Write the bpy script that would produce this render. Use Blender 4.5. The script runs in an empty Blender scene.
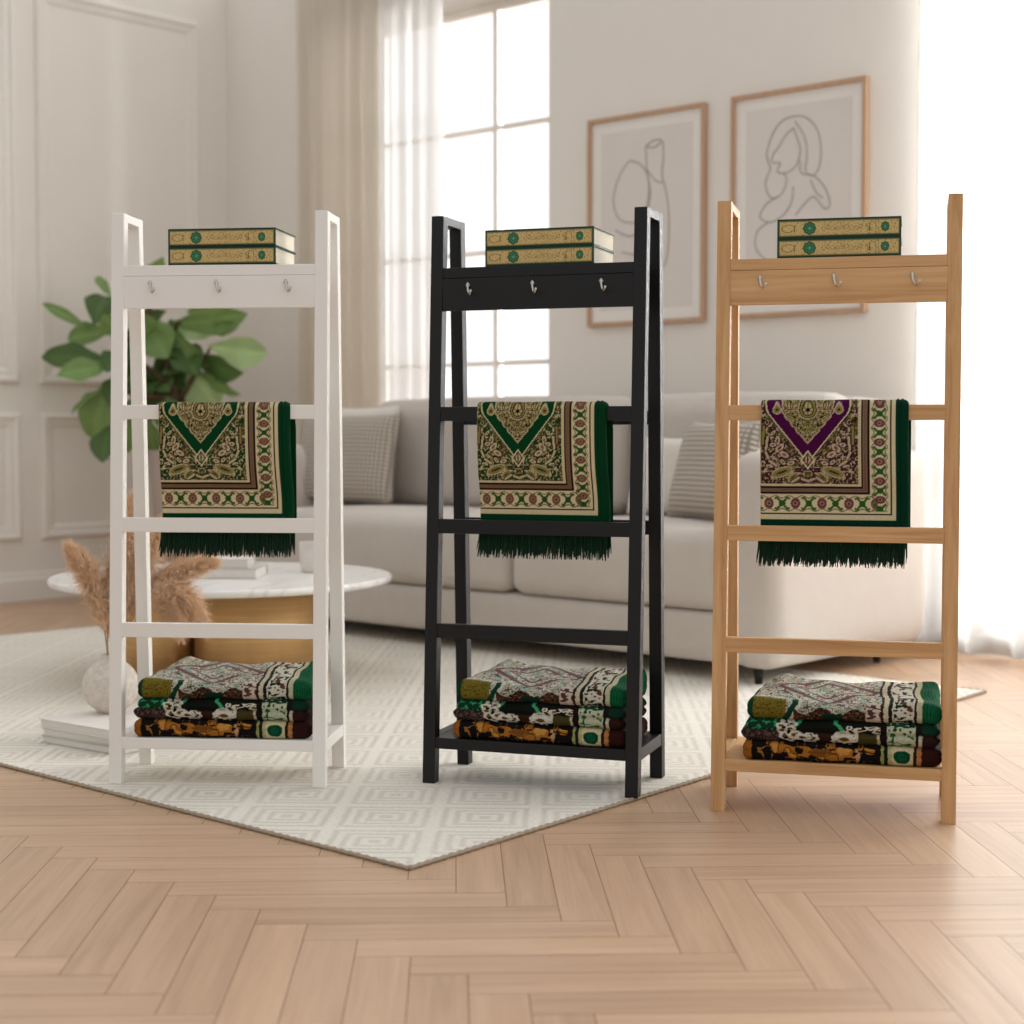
import bpy, bmesh, math, random
import numpy as np
from mathutils import Vector, Matrix, Quaternion

random.seed(7)
RNG = np.random.default_rng(11)
scene = bpy.context.scene
COL = scene.collection
PI = math.pi

# ------------------------------------------------------------------ helpers
def lin(c):
    out = []
    for v in c[:3]:
        v = v / 255.0 if max(c[:3]) > 1.001 else v
        out.append(v / 12.92 if v <= 0.04045 else ((v + 0.055) / 1.055) ** 2.4)
    return tuple(out)

def lin4(c):
    return lin(c) + (1.0,)

def empty(name, loc=(0, 0, 0), rz=0.0, label=None, cat=None, group=None, rot=None):
    o = bpy.data.objects.new(name, None)
    COL.objects.link(o)
    o.location = loc
    o.rotation_euler = rot if rot else (0, 0, rz)
    o.empty_display_size = 0.05
    tag(o, label, cat, group)
    return o

def tag(o, label=None, cat=None, group=None, kind=None):
    if label: o['label'] = label
    if cat: o['category'] = cat
    if group: o['group'] = group
    if kind: o['kind'] = kind
    return o

def mesh_obj(name, verts, faces, mat, parent=None, smooth=False, colors=None, uvs=None):
    me = bpy.data.meshes.new(name)
    V = np.asarray(verts, dtype=np.float32).reshape(-1, 3)
    F = faces
    if isinstance(F, np.ndarray):
        n = F.shape[0]; k = F.shape[1]
        me.vertices.add(len(V)); me.vertices.foreach_set('co', V.ravel())
        me.loops.add(n * k); me.loops.foreach_set('vertex_index', F.astype(np.int32).ravel())
        me.polygons.add(n)
        me.polygons.foreach_set('loop_start', np.arange(0, n * k, k, dtype=np.int32))
        me.polygons.foreach_set('loop_total', np.full(n, k, dtype=np.int32))
        me.update(calc_edges=True)
    else:
        me.from_pydata([tuple(map(float, v)) for v in V], [], F)
        me.update()
    if colors is not None:
        ca = me.color_attributes.new('Col', 'FLOAT_COLOR', 'POINT')
        C = np.ones((len(V), 4), dtype=np.float32); C[:, :3] = colors
        ca.data.foreach_set('color', C.ravel())
    if smooth:
        me.polygons.foreach_set('use_smooth', np.ones(len(me.polygons), dtype=bool))
    me.validate()
    if mat: me.materials.append(mat)
    o = bpy.data.objects.new(name, me)
    COL.objects.link(o)
    if parent: o.parent = parent
    return o

def bm_obj(name, bm, mat, parent=None, smooth=False):
    me = bpy.data.meshes.new(name)
    bmesh.ops.recalc_face_normals(bm, faces=bm.faces)
    bm.to_mesh(me); bm.free()
    if smooth:
        me.polygons.foreach_set('use_smooth', np.ones(len(me.polygons), dtype=bool))
    if mat: me.materials.append(mat)
    o = bpy.data.objects.new(name, me)
    COL.objects.link(o)
    if parent: o.parent = parent
    return o

def add_prism(bm, bot, top, bev=0.0015):
    """hexahedron from four bottom and four top corners"""
    vs = [bm.verts.new(p) for p in list(bot) + list(top)]
    fs = [bm.faces.new([vs[3], vs[2], vs[1], vs[0]]), bm.faces.new(vs[4:8])]
    for i in range(4):
        j = (i + 1) % 4
        fs.append(bm.faces.new([vs[i], vs[j], vs[4 + j], vs[4 + i]]))
    if bev > 0:
        es = set()
        for f in fs:
            for e in f.edges: es.add(e)
        bmesh.ops.bevel(bm, geom=list(es), offset=bev, segments=2, profile=0.5, affect='EDGES')

def add_box(bm, x0, x1, y0, y1, z0, z1, bev=0.0015):
    add_prism(bm, [(x0, y0, z0), (x1, y0, z0), (x1, y1, z0), (x0, y1, z0)],
              [(x0, y0, z1), (x1, y0, z1), (x1, y1, z1), (x0, y1, z1)], bev)

def box(name, x0, x1, y0, y1, z0, z1, mat, parent=None, bev=0.0015, smooth=False):
    bm = bmesh.new(); add_box(bm, x0, x1, y0, y1, z0, z1, bev)
    return bm_obj(name, bm, mat, parent, smooth)

def tube_data(pts, rad, seg=8, cap=True):
    pts = [Vector(p) for p in pts]
    if not hasattr(rad, '__len__'): rad = [rad] * len(pts)
    V = []; F = []
    t = (pts[1] - pts[0]).normalized()
    up = Vector((0, 0, 1)) if abs(t.z) < 0.9 else Vector((1, 0, 0))
    n = t.cross(up).normalized()
    for i, p in enumerate(pts):
        if i == 0: tt = (pts[1] - pts[0])
        elif i == len(pts) - 1: tt = (pts[-1] - pts[-2])
        else: tt = pts[i + 1] - pts[i - 1]
        tt.normalize()
        n = (n - tt * n.dot(tt)).normalized()
        b = tt.cross(n)
        for k in range(seg):
            a = 2 * PI * k / seg
            V.append(p + (n * math.cos(a) + b * math.sin(a)) * rad[i])
    for i in range(len(pts) - 1):
        for k in range(seg):
            a = i * seg + k; b_ = i * seg + (k + 1) % seg
            F.append([a, b_, b_ + seg, a + seg])
    if cap:
        F.append(list(range(seg))[::-1]); m = (len(pts) - 1) * seg
        F.append([m + k for k in range(seg)])
    return V, F

def tube(name, pts, rad, mat, parent=None, seg=8):
    V, F = tube_data(pts, rad, seg)
    return mesh_obj(name, [tuple(v) for v in V], F, mat, parent, smooth=True)

def lathe(name, prof, mat, parent=None, seg=48, loc=(0, 0, 0), smooth=True, wob=None):
    V = []; F = []
    for i, (r, z) in enumerate(prof):
        for k in range(seg):
            a = 2 * PI * k / seg
            rr = r * (wob(a, z) if wob else 1.0)
            V.append((loc[0] + rr * math.cos(a), loc[1] + rr * math.sin(a), loc[2] + z))
    for i in range(len(prof) - 1):
        for k in range(seg):
            a = i * seg + k; b = i * seg + (k + 1) % seg
            F.append([a, b, b + seg, a + seg])
    F.append(list(range(seg))[::-1])
    m = (len(prof) - 1) * seg
    F.append([m + k for k in range(seg)])
    o = mesh_obj(name, V, F, mat, parent, smooth=smooth)
    if smooth:
        o.data.polygons[-1].use_smooth = False
        o.data.polygons[-2].use_smooth = False
    return o

def rounded_block(sx, sy, sz, r, nx, ny, nz):
    """surface grid of a rounded box centred in x,y with its base at z=0; returns verts, quads, unit box coordinates"""
    V = {}; P = []; Q = []; F = []
    def vid(i, j, k):
        key = (i, j, k)
        if key not in V:
            V[key] = len(P)
            P.append((i / nx, j / ny, k / nz))
        return V[key]
    for i in range(nx):
        for j in range(ny):
            F.append((vid(i, j, 0), vid(i, j + 1, 0), vid(i + 1, j + 1, 0), vid(i + 1, j, 0)))
            F.append((vid(i, j, nz), vid(i + 1, j, nz), vid(i + 1, j + 1, nz), vid(i, j + 1, nz)))
    for i in range(nx):
        for k in range(nz):
            F.append((vid(i, 0, k), vid(i + 1, 0, k), vid(i + 1, 0, k + 1), vid(i, 0, k + 1)))
            F.append((vid(i, ny, k), vid(i, ny, k + 1), vid(i + 1, ny, k + 1), vid(i + 1, ny, k)))
    for j in range(ny):
        for k in range(nz):
            F.append((vid(0, j, k), vid(0, j, k + 1), vid(0, j + 1, k + 1), vid(0, j + 1, k)))
            F.append((vid(nx, j, k), vid(nx, j + 1, k), vid(nx, j + 1, k + 1), vid(nx, j, k + 1)))
    U = np.array(P)
    S = np.array([sx, sy, sz])
    X = (U - 0.5) * S
    inner = np.maximum(S / 2 - r, 1e-5)
    c = np.clip(X, -inner, inner)
    d = X - c
    L = np.linalg.norm(d, axis=1)
    # cube corner blending: direction from the inner box
    m = np.max(np.abs(d), axis=1)
    sc = np.where(L > 1e-9, m / np.maximum(L, 1e-9), 1.0)
    X = c + d * sc[:, None]
    X[:, 2] += sz / 2
    return X, np.array(F), U

# ------------------------------------------------------------------ materials
def new_mat(name):
    m = bpy.data.materials.new(name); m.use_nodes = True
    nt = m.node_tree; nt.nodes.clear()
    out = nt.nodes.new('ShaderNodeOutputMaterial')
    return m, nt, out

def N(nt, t, **kw):
    n = nt.nodes.new(t)
    for k, v in kw.items():
        if k in n.inputs.keys() if hasattr(n.inputs, 'keys') else False:
            n.inputs[k].default_value = v
        else:
            setattr(n, k, v)
    return n

def principled(nt, out, rough=0.6, spec=0.4, metal=0.0, sheen=0.0):
    b = nt.nodes.new('ShaderNodeBsdfPrincipled')
    b.inputs['Roughness'].default_value = rough
    b.inputs['Metallic'].default_value = metal
    b.inputs['Specular IOR Level'].default_value = spec
    if sheen: b.inputs['Sheen Weight'].default_value = sheen
    nt.links.new(b.outputs[0], out.inputs[0])
    return b

def noise(nt, vec, scale, detail=3, rough=0.5):
    n = nt.nodes.new('ShaderNodeTexNoise')
    n.inputs['Scale'].default_value = scale
    n.inputs['Detail'].default_value = detail
    n.inputs['Roughness'].default_value = rough
    if vec is not None: nt.links.new(vec, n.inputs['Vector'])
    return n

def ramp(nt, fac, stops):
    r = nt.nodes.new('ShaderNodeValToRGB')
    while len(r.color_ramp.elements) < len(stops): r.color_ramp.elements.new(0.5)
    for e, (p, c) in zip(r.color_ramp.elements, stops):
        e.position = p; e.color = c
    nt.links.new(fac, r.inputs[0])
    return r

def mapping(nt, scale=(1, 1, 1), coord='Object', rot=(0, 0, 0)):
    tc = nt.nodes.new('ShaderNodeTexCoord'); mp = nt.nodes.new('ShaderNodeMapping')
    mp.inputs['Scale'].default_value = scale
    mp.inputs['Rotation'].default_value = rot
    nt.links.new(tc.outputs[coord], mp.inputs[0])
    return mp.outputs[0]

def bump(nt, bsdf, h, strength=0.3, dist=0.002):
    b = nt.nodes.new('ShaderNodeBump')
    b.inputs['Strength'].default_value = strength
    b.inputs['Distance'].default_value = dist
    nt.links.new(h, b.inputs['Height'])
    nt.links.new(b.outputs[0], bsdf.inputs['Normal'])

def plain(name, c, rough=0.6, spec=0.4, metal=0.0, var=0.03, nscale=30, bmp=0.05, bscale=200, sheen=0.0):
    m, nt, out = new_mat(name)
    b = principled(nt, out, rough, spec, metal, sheen)
    v = mapping(nt)
    n = noise(nt, v, nscale, 3)
    c = lin(c)
    r = ramp(nt, n.outputs['Fac'], [(0.3, tuple(x * (1 - var) for x in c) + (1,)), (0.7, tuple(min(1, x * (1 + var)) for x in c) + (1,))])
    nt.links.new(r.outputs[0], b.inputs['Base Color'])
    if bmp:
        n2 = noise(nt, v, bscale, 2)
        bump(nt, b, n2.outputs['Fac'], bmp, 0.002)
    return m

def wood(name, c1, c2, c3, axis, rough=0.5):
    m, nt, out = new_mat(name)
    b = principled(nt, out, rough, 0.3)
    sc = {'x': (2.2, 60, 60), 'z': (60, 60, 2.2), 'y': (60, 2.2, 60)}[axis]
    v = mapping(nt, sc)
    n = noise(nt, v, 1.0, 5, 0.6); n.inputs['Distortion'].default_value = 0.6
    r = ramp(nt, n.outputs['Fac'], [(0.25, lin4(c1)), (0.5, lin4(c2)), (0.75, lin4(c3))])
    nt.links.new(r.outputs[0], b.inputs['Base Color'])
    v2 = mapping(nt, tuple(s * 4 for s in sc))
    n2 = noise(nt, v2, 1.0, 3)
    bump(nt, b, n2.outputs['Fac'], 0.12, 0.001)
    return m

def vcol(name, rough=0.9, bscale=900, bst=0.5, sheen=0.3, spec=0.1):
    m, nt, out = new_mat(name)
    b = principled(nt, out, rough, spec, 0, sheen)
    a = nt.nodes.new('ShaderNodeVertexColor'); a.layer_name = 'Col'
    v = mapping(nt)
    n = noise(nt, v, bscale, 2)
    mx = nt.nodes.new('ShaderNodeMixRGB'); mx.blend_type = 'MULTIPLY'; mx.inputs[0].default_value = 0.35
    nt.links.new(a.outputs[0], mx.inputs[1]); 
    r = ramp(nt, n.outputs['Fac'], [(0.3, (0.55, 0.55, 0.55, 1)), (0.7, (1, 1, 1, 1))])
    nt.links.new(r.outputs[0], mx.inputs[2])
    nt.links.new(mx.outputs[0], b.inputs['Base Color'])
    bump(nt, b, n.outputs['Fac'], bst, 0.002)
    return m

M_wall = plain('wall_paint', (236, 229, 220), 0.85, 0.2, var=0.015, nscale=3, bmp=0.06, bscale=120)
M_trim = plain('trim_paint', (236, 229, 220), 0.6, 0.3, var=0.01)
M_winframe = plain('window_paint', (236, 230, 222), 0.5, 0.3, var=0.01)
M_white = plain('white_lacquer', (240, 235, 228), 0.45, 0.4, var=0.01, nscale=8, bmp=0.02)
M_black = plain('black_lacquer', (21, 20, 20), 0.42, 0.3, var=0.05, nscale=20, bmp=0.06, bscale=150)
OAK = ((176, 130, 82), (203, 158, 108), (218, 176, 127))
M_oak = {a: wood('oak_' + a, *OAK, a) for a in 'xyz'}
M_steel = plain('brushed_steel', (205, 198, 188), 0.3, 0.5, 1.0, var=0.02, bmp=0.0)
M_linen_floor = None

# ------------------------------------------------------------------ camera
CAM_H = 0.841; FPX = 1650.0; HOR = 431.0
PITCH = math.atan((512 - HOR) / FPX)
cam_d = bpy.data.cameras.new('camera'); cam = bpy.data.objects.new('camera', cam_d)
COL.objects.link(cam)
cam.location = (0, 0, CAM_H)
cam.rotation_euler = (PI / 2 - PITCH, 0, 0)
cam_d.sensor_width = 36; cam_d.lens = FPX / 1024 * 36
cam_d.clip_start = 0.05; cam_d.clip_end = 100
cam_d.dof.use_dof = True; cam_d.dof.focus_distance = 3.68; cam_d.dof.aperture_fstop = 3.1
scene.camera = cam

def ray(x, y):
    X = (x - 512) / FPX; Z = (512 - y) / FPX
    return Vector((X, math.cos(PITCH) + Z * math.sin(PITCH), -math.sin(PITCH) + Z * math.cos(PITCH)))
def at(x, y, Y):
    r = ray(x, y); return Vector((0, 0, CAM_H)) + r * (Y / r.y)
def gp(x, y, z=0.0):
    r = ray(x, y); return Vector((0, 0, CAM_H)) + r * ((z - CAM_H) / r.z)

# room frame: a runs along the back wall, b out from it into the room
C0 = Vector((-1.56, 9.13, 0)); E1 = Vector((0.743, -0.6693, 0)).normalized(); E2 = Vector((-E1.y * -1, -E1.x, 0))
E2 = Vector((E1.y, -E1.x, 0))       # (-.669,-.743)
ROOM_RZ = math.atan2(E1.y, E1.x)
def room(a, b, z=0.0):
    return C0 + E1 * a + E2 * b + Vector((0, 0, z))
# local frame with x = a and y = -b (right handed, z up)
def room_empty(name, a, b, z, label, cat, group=None, rz=0.0):
    return empty(name, room(a, b, z), ROOM_RZ + rz, label, cat, group)
def room_place(o, a, b, z=0.0, rz=0.0):
    o.location = room(a, b, z); o.rotation_euler = (0, 0, ROOM_RZ + rz)

# ------------------------------------------------------------------ floor (herringbone planks)
def build_floor():
    w, L, g = 0.0905, 0.525, 0.0006
    th = math.atan2(-57, FPX)
    bx = Vector((math.sin(th), math.cos(th))); ax = Vector((math.cos(th), -math.sin(th)))
    o = gp(589.3, 844.4)
    org = Vector((o.x, o.y)) - ax * w
    V = []; F = []; UV = []; CL = []
    Lw = L / w
    def quad(x0, x1, y0, y1, vert):
        cx = org + ax * ((x0 + x1) / 2 * w) + bx * ((y0 + y1) / 2 * w)
        if cx.y < 1.5 or cx.y > 10.2: return
        if abs(cx.x) > 0.8 + cx.y * 0.55: return
        e = g / w
        pts = [(x0 + e, y0 + e), (x1 - e, y0 + e), (x1 - e, y1 - e), (x0 + e, y1 - e)]
        n = len(V)
        for (px, py) in pts:
            q = org + ax * (px * w) + bx * (py * w); V.append((q.x, q.y, 0))
        F.append([n, n + 1, n + 2, n + 3])
        r1, r2 = random.uniform(0, 50), random.uniform(0, 50)
        if vert: uv = [(r1, r2), (r1, r2 + w), (r1 + L, r2 + w), (r1 + L, r2)]; uv = [(r1, r2), (r1, r2 + w), (r1 + L, r2 + w), (r1 + L, r2)]
        else: uv = [(r1, r2), (r1 + L, r2), (r1 + L, r2 + w), (r1, r2 + w)]
        UV.extend(uv)
        CL.append(random.random())
    for m in range(-12, 22):
        for k in range(-90, 90):
            x = k + m * Lw; y = -k + m * Lw
            quad(x, x + 1, y - Lw, y, True)
            quad(x + 1, x + 1 + Lw, y - 1, y, False)
    nf = len(F)
    n = len(V)
    s = 14
    V += [(-s, 0.5, -0.0015), (s, 0.5, -0.0015), (s, 14, -0.0015), (-s, 14, -0.0015)]
    F.append([n, n + 1, n + 2, n + 3]); UV += [(0, 0), (1, 0), (1, 1), (0, 1)]; CL.append(0.5)
    V += [(-s, 0.5, -0.05), (s, 0.5, -0.05), (s, 14, -0.05), (-s, 14, -0.05)]
    F.append([n + 7, n + 6, n + 5, n + 4]); UV += [(0, 0), (1, 0), (1, 1), (0, 1)]; CL.append(0.5)
    m_, nt, out = new_mat('oak_parquet')
    b = principled(nt, out, 0.38, 0.5)
    uvn = nt.nodes.new('ShaderNodeUVMap'); uvn.uv_map = 'UVMap'
    mp = nt.nodes.new('ShaderNodeMapping'); mp.inputs['Scale'].default_value = (1.6, 32, 1)
    nt.links.new(uvn.outputs[0], mp.inputs[0])
    n1 = noise(nt, mp.outputs[0], 1.0, 5, 0.6); n1.inputs['Distortion'].default_value = 0.8
    at_ = nt.nodes.new('ShaderNodeAttribute'); at_.attribute_name = 'tone'
    r1 = ramp(nt, n1.outputs['Fac'], [(0.25, lin4((178, 146, 118))), (0.55, lin4((196, 162, 132))), (0.8, lin4((206, 174, 145)))])
    r2 = ramp(nt, at_.outputs['Fac'], [(0.0, (0.90, 0.885, 0.87, 1)), (0.5, (0.97, 0.965, 0.96, 1)), (1.0, (1.04, 1.04, 1.035, 1))])
    mx = nt.nodes.new('ShaderNodeMixRGB'); mx.blend_type = 'MULTIPLY'; mx.inputs[0].default_value = 1
    nt.links.new(r1.outputs[0], mx.inputs[1]); nt.links.new(r2.outputs[0], mx.inputs[2])
    mp2 = nt.nodes.new('ShaderNodeMapping'); mp2.inputs['Scale'].default_value = (6, 300, 1)
    nt.links.new(uvn.outputs[0], mp2.inputs[0])
    n2 = noise(nt, mp2.outputs[0], 1.0, 3)
    mx2 = nt.nodes.new('ShaderNodeMixRGB'); mx2.blend_type = 'MULTIPLY'; mx2.inputs[0].default_value = 0.5
    r3 = ramp(nt, n2.outputs['Fac'], [(0.35, (0.86, 0.84, 0.82, 1)), (0.6, (1, 1, 1, 1))])
    nt.links.new(mx.outputs[0], mx2.inputs[1]); nt.links.new(r3.outputs[0], mx2.inputs[2])
    nt.links.new(mx2.outputs[0], b.inputs['Base Color'])
    bump(nt, b, n2.outputs['Fac'], 0.08, 0.001)
    md = plain('parquet_joint', (120, 86, 62), 0.9, 0.1, bmp=0)
    me = bpy.data.meshes.new('floor'); me.from_pydata(V, [], F); me.update()
    ul = me.uv_layers.new(name='UVMap'); ul.data.foreach_set('uv', np.array(UV, dtype=np.float32).ravel())
    ta = me.attributes.new('tone', 'FLOAT', 'FACE'); ta.data.foreach_set('value', np.array(CL, dtype=np.float32))
    me.materials.append(m_); me.materials.append(md)
    me.polygons[nf].material_index = 1; me.polygons[nf + 1].material_index = 1
    fo = bpy.data.objects.new('floor', me); COL.objects.link(fo)
    tag(fo, kind='structure')
build_floor()

# ------------------------------------------------------------------ walls, windows
WALL_H = 3.25; T = 0.22
W1 = (0.75, 2.325, 0.55, 2.87)       # window 1: a0,a1,z0,z1 (opening)
W2 = (4.31, 6.9, 0.12, 2.9)          # tall window behind the sheer on the right
def wall_back():
    bm = bmesh.new()
    def seg(a0, a1, z0, z1): add_box(bm, a0, a1, 0, T, z0, z1, 0)
    seg(-T, W1[0], 0, WALL_H); seg(W1[0], W1[1], 0, W1[2]); seg(W1[0], W1[1], W1[3], WALL_H)
    seg(W1[1], W2[0], 0, WALL_H); seg(W2[0], W2[1], 0, W2[2]); seg(W2[0], W2[1], W2[3], WALL_H)
    seg(W2[1], 7.6, 0, WALL_H)
    bmesh.ops.remove_doubles(bm, verts=bm.verts, dist=1e-5)
    o = bm_obj('wall_back', bm, M_wall); room_place(o, 0, 0); tag(o, kind='structure')
wall_back()
bm = bmesh.new()
add_box(bm, -T, 0, -7.0, T, 0, WALL_H, 0)
o = bm_obj('wall_left', bm, M_wall); room_place(o, 0, 0); tag(o, kind='structure')

def moulding_rect(name, b0, b1, z0, z1, w=0.075, d=0.022):
    """picture-frame moulding on the left wall: b range and height range, stepped profile"""
    prof = [(0, 0), (0, d * 0.55), (w * 0.15, d), (w * 0.35, d), (w * 0.45, d * 0.5), (w * 0.75, d * 0.45), (w * 0.9, d * 0.25), (w, 0)]
    V = []; F = []; n = len(prof)
    corners = [(b0, z0, 1, 1), (b1, z0, -1, 1), (b1, z1, -1, -1), (b0, z1, 1, -1)]
    for (b, z, sb, sz) in corners:
        for (u, h) in prof: V.append((h, -(b + sb * u), z + sz * u))
    for c in range(4):
        for i in range(n - 1):
            p = c * n + i; q = ((c + 1) % 4) * n + i
            F.append([p, q, q + 1, p + 1])
    o = mesh_obj(name, V, F, M_trim); room_place(o, 0, 0); tag(o, kind='structure')
    return o
k = 1
for (b0, b1) in ((0.2, 1.19), (1.305, 2.3), (2.415, 3.4)):
    for (z0, z1) in ((0.30, 0.93), (1.075, 3.03)):
        moulding_rect('trim_%d' % k, b0, b1, z0, z1); k += 1
# chair rail between the upper and lower panels
def extr(name, path_axis, prof, l0, l1, M, loc=(0, 0)):
    V = []; F = []
    for l in (l0, l1):
        for (d, z) in prof:
            V.append((d, -l, z) if path_axis == 'b' else (l, -d, z))
    n = len(prof)
    for i in range(n):
        j = (i + 1) % n; F.append([i, j, j + n, i + n])
    F.append(list(range(n))[::-1]); F.append([n + i for i in range(n)])
    o = mesh_obj(name, V, F, M); room_place(o, 0, 0); tag(o, kind='structure'); return o
bprof = [(0.0, 0.0), (0.02, 0.0), (0.02, 0.10), (0.012, 0.115), (0.008, 0.135), (0.0, 0.14)]
extr('baseboard_left', 'b', bprof, 0.0, 6.9, M_trim)
extr('baseboard_back', 'a', bprof, 0.0, 4.3, M_trim)

def glass_mat():
    m, nt, out = new_mat('window_glass')
    tr = nt.nodes.new('ShaderNodeBsdfTransparent'); gl = nt.nodes.new('ShaderNodeBsdfGlossy')
    gl.inputs['Roughness'].default_value = 0.02
    fr = nt.nodes.new('ShaderNodeFresnel'); fr.inputs[0].default_value = 1.3
    mx = nt.nodes.new('ShaderNodeMixShader')
    nt.links.new(fr.outputs[0], mx.inputs[0]); nt.links.new(tr.outputs[0], mx.inputs[1]); nt.links.new(gl.outputs[0], mx.inputs[2])
    nt.links.new(mx.outputs[0], out.inputs[0]); return m
M_glass = glass_mat()

def window(name, W, cols, rows_z, fw=0.05):
    a0, a1, z0, z1 = W
    bm = bmesh.new()
    y0, y1 = 0.10, 0.16
    add_box(bm, a0, a0 + fw, y0, y1, z0, z1, 0.003); add_box(bm, a1 - fw, a1, y0, y1, z0, z1, 0.003)
    add_box(bm, a0, a1, y0, y1, z0, z0 + fw, 0.003); add_box(bm, a0, a1, y0, y1, z1 - fw, z1, 0.003)
    for c in cols: add_box(bm, c - 0.014, c + 0.014, y0 + 0.01, y1 - 0.01, z0 + fw * .5, z1 - fw * .5, 0.003)
    for z in rows_z: add_box(bm, a0 + fw * .5, a1 - fw * .5, y0 + 0.012, y1 - 0.012, z - 0.011, z + 0.011, 0.003)
    o = bm_obj(name, bm, M_winframe); room_place(o, 0, 0); tag(o, kind='structure')
    g = mesh_obj('window_pane', [(a0 + .02, 0.128, z0 + .02), (a1 - .02, 0.128, z0 + .02), (a1 - .02, 0.132, z0 + .02), (a0 + .02, 0.132, z0 + .02),
                           (a0 + .02, 0.128, z1 - .02), (a1 - .02, 0.128, z1 - .02), (a1 - .02, 0.132, z1 - .02), (a0 + .02, 0.132, z1 - .02)],
                 [[3, 2, 1, 0], [4, 5, 6, 7], [0, 1, 5, 4], [1, 2, 6, 5], [2, 3, 7, 6], [3, 0, 4, 7]], M_glass, o)
    return o
window('window_1', W1, (1.10, 1.50, 1.892), (2.285, 1.70, 1.166), 0.035)
window('window_2', W2, (4.93, 5.52, 6.11), (0.8, 1.5, 2.2))
# casing above the first window
o = box('trim_7', W1[0] - 0.0, W1[1] + 0.0, -0.02, 0.0, W1[3] + 0.0, W1[3] + 0.06, M_winframe, bev=0.003); room_place(o, 0, 0); tag(o, kind='structure')
o = box('trim_8', W1[0] - 0.05, W1[1] + 0.03, -0.05, 0.10, W1[2] - 0.03, W1[2], M_winframe, bev=0.004); room_place(o, 0, 0); tag(o, kind='structure')

# ------------------------------------------------------------------ curtains
def fabric(name, c, rough=0.95, scale=260, sheen=0.3, var=0.05, bst=0.35):
    m, nt, out = new_mat(name)
    b = principled(nt, out, rough, 0.1, 0, sheen)
    v = mapping(nt, (1, 1, 1))
    n = noise(nt, v, scale, 2); n0 = noise(nt, v, 12, 3)
    w1 = nt.nodes.new('ShaderNodeTexWave'); w1.inputs['Scale'].default_value = scale * .6; w1.bands_direction = 'Z'
    nt.links.new(v, w1.inputs[0])
    ad = nt.nodes.new('ShaderNodeMath'); ad.operation = 'ADD'
    nt.links.new(n.outputs['Fac'], ad.inputs[0]); nt.links.new(w1.outputs['Fac'], ad.inputs[1])
    c = lin(c)
    r = ramp(nt, n0.outputs['Fac'], [(0.3, tuple(x * (1 - var) for x in c) + (1,)), (0.7, tuple(min(1, x * (1 + var)) for x in c) + (1,))])
    nt.links.new(r.outputs[0], b.inputs['Base Color'])
    bump(nt, b, ad.outputs[0], bst, 0.0015)
    return m

def curtain_mat(name, c, transl, transp):
    m, nt, out = new_mat(name)
    d = nt.nodes.new('ShaderNodeBsdfDiffuse'); t = nt.nodes.new('ShaderNodeBsdfTranslucent'); p = nt.nodes.new('ShaderNodeBsdfTransparent')
    v = mapping(nt, (1, 1, 1)); n = noise(nt, v, 300, 2)
    r = ramp(nt, n.outputs['Fac'], [(0.3, tuple(x * 0.96 for x in lin(c)) + (1,)), (0.7, lin4(c))])
    nt.links.new(r.outputs[0], d.inputs[0]); nt.links.new(r.outputs[0], t.inputs[0])
    m1 = nt.nodes.new('ShaderNodeMixShader'); m1.inputs[0].default_value = transl
    nt.links.new(d.outputs[0], m1.inputs[1]); nt.links.new(t.outputs[0], m1.inputs[2])
    m2 = nt.nodes.new('ShaderNodeMixShader'); m2.inputs[0].default_value = transp
    nt.links.new(m1.outputs[0], m2.inputs[1]); nt.links.new(p.outputs[0], m2.inputs[2])
    nt.links.new(m2.outputs[0], out.inputs[0]); return m
M_sheer = curtain_mat('sheer_voile', (222, 221, 219), 0.42, 0.26)
M_sheer_left = curtain_mat('sheer_voile_left', (252, 251, 249), 0.62, 0.42)
M_linen = curtain_mat('linen_drape', (238, 231, 220), 0.5, 0.0)

def curtain(name, a0, a1, b, amp, per, mat, label, z0=0.02, z1=3.2, seed=0, flare=0.0):
    rnd = random.Random(seed)
    nx = int((a1 - a0) / per * 14); nz = 14
    ph = [rnd.uniform(0, 6.28) for _ in range(4)]
    V = []; F = []
    for j in range(nz + 1):
        tz = j / nz; z = z0 + (z1 - z0) * tz
        am = amp * (1.0 - 0.45 * tz)
        for i in range(nx + 1):
            u = i / nx; a = a0 + (a1 - a0) * u
            s = 2 * PI * (a - a0) / per + 0.7 * math.sin(2.1 * a + ph[0]) + 0.25 * math.sin(2.0 * tz + ph[1] + 3 * u)
            d = am * (math.sin(s) + 0.25 * math.sin(2.3 * s + ph[2])) 
            V.append((a + flare * (1 - tz) * (u - .5) + 0.25 * am * math.cos(s), -(b + d), z))
    for j in range(nz):
        for i in range(nx):
            p = j * (nx + 1) + i; F.append([p, p + 1, p + nx + 2, p + nx + 1])
    o = mesh_obj(name, V, F, mat, smooth=True)
    md = o.modifiers.new('thickness', 'SOLIDIFY'); md.thickness = 0.0012
    room_place(o, 0, 0); tag(o, label, 'curtain'); return o
curtain('linen_curtain', 0.72, 1.34, 0.12, 0.033, 0.125, M_linen, 'beige linen curtain hanging in folds left of the window', seed=3)
curtain('sheer_curtain', 1.33, 1.755, 0.115, 0.022, 0.11, M_sheer_left, 'narrow white sheer curtain pulled over the left half of the gridded window', seed=5)
curtain('sheer_curtain', 4.21, 6.9, 0.09, 0.032, 0.2, M_sheer, 'wide white floor-length sheer curtain at the right behind the oak ladder rack', seed=9)

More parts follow.
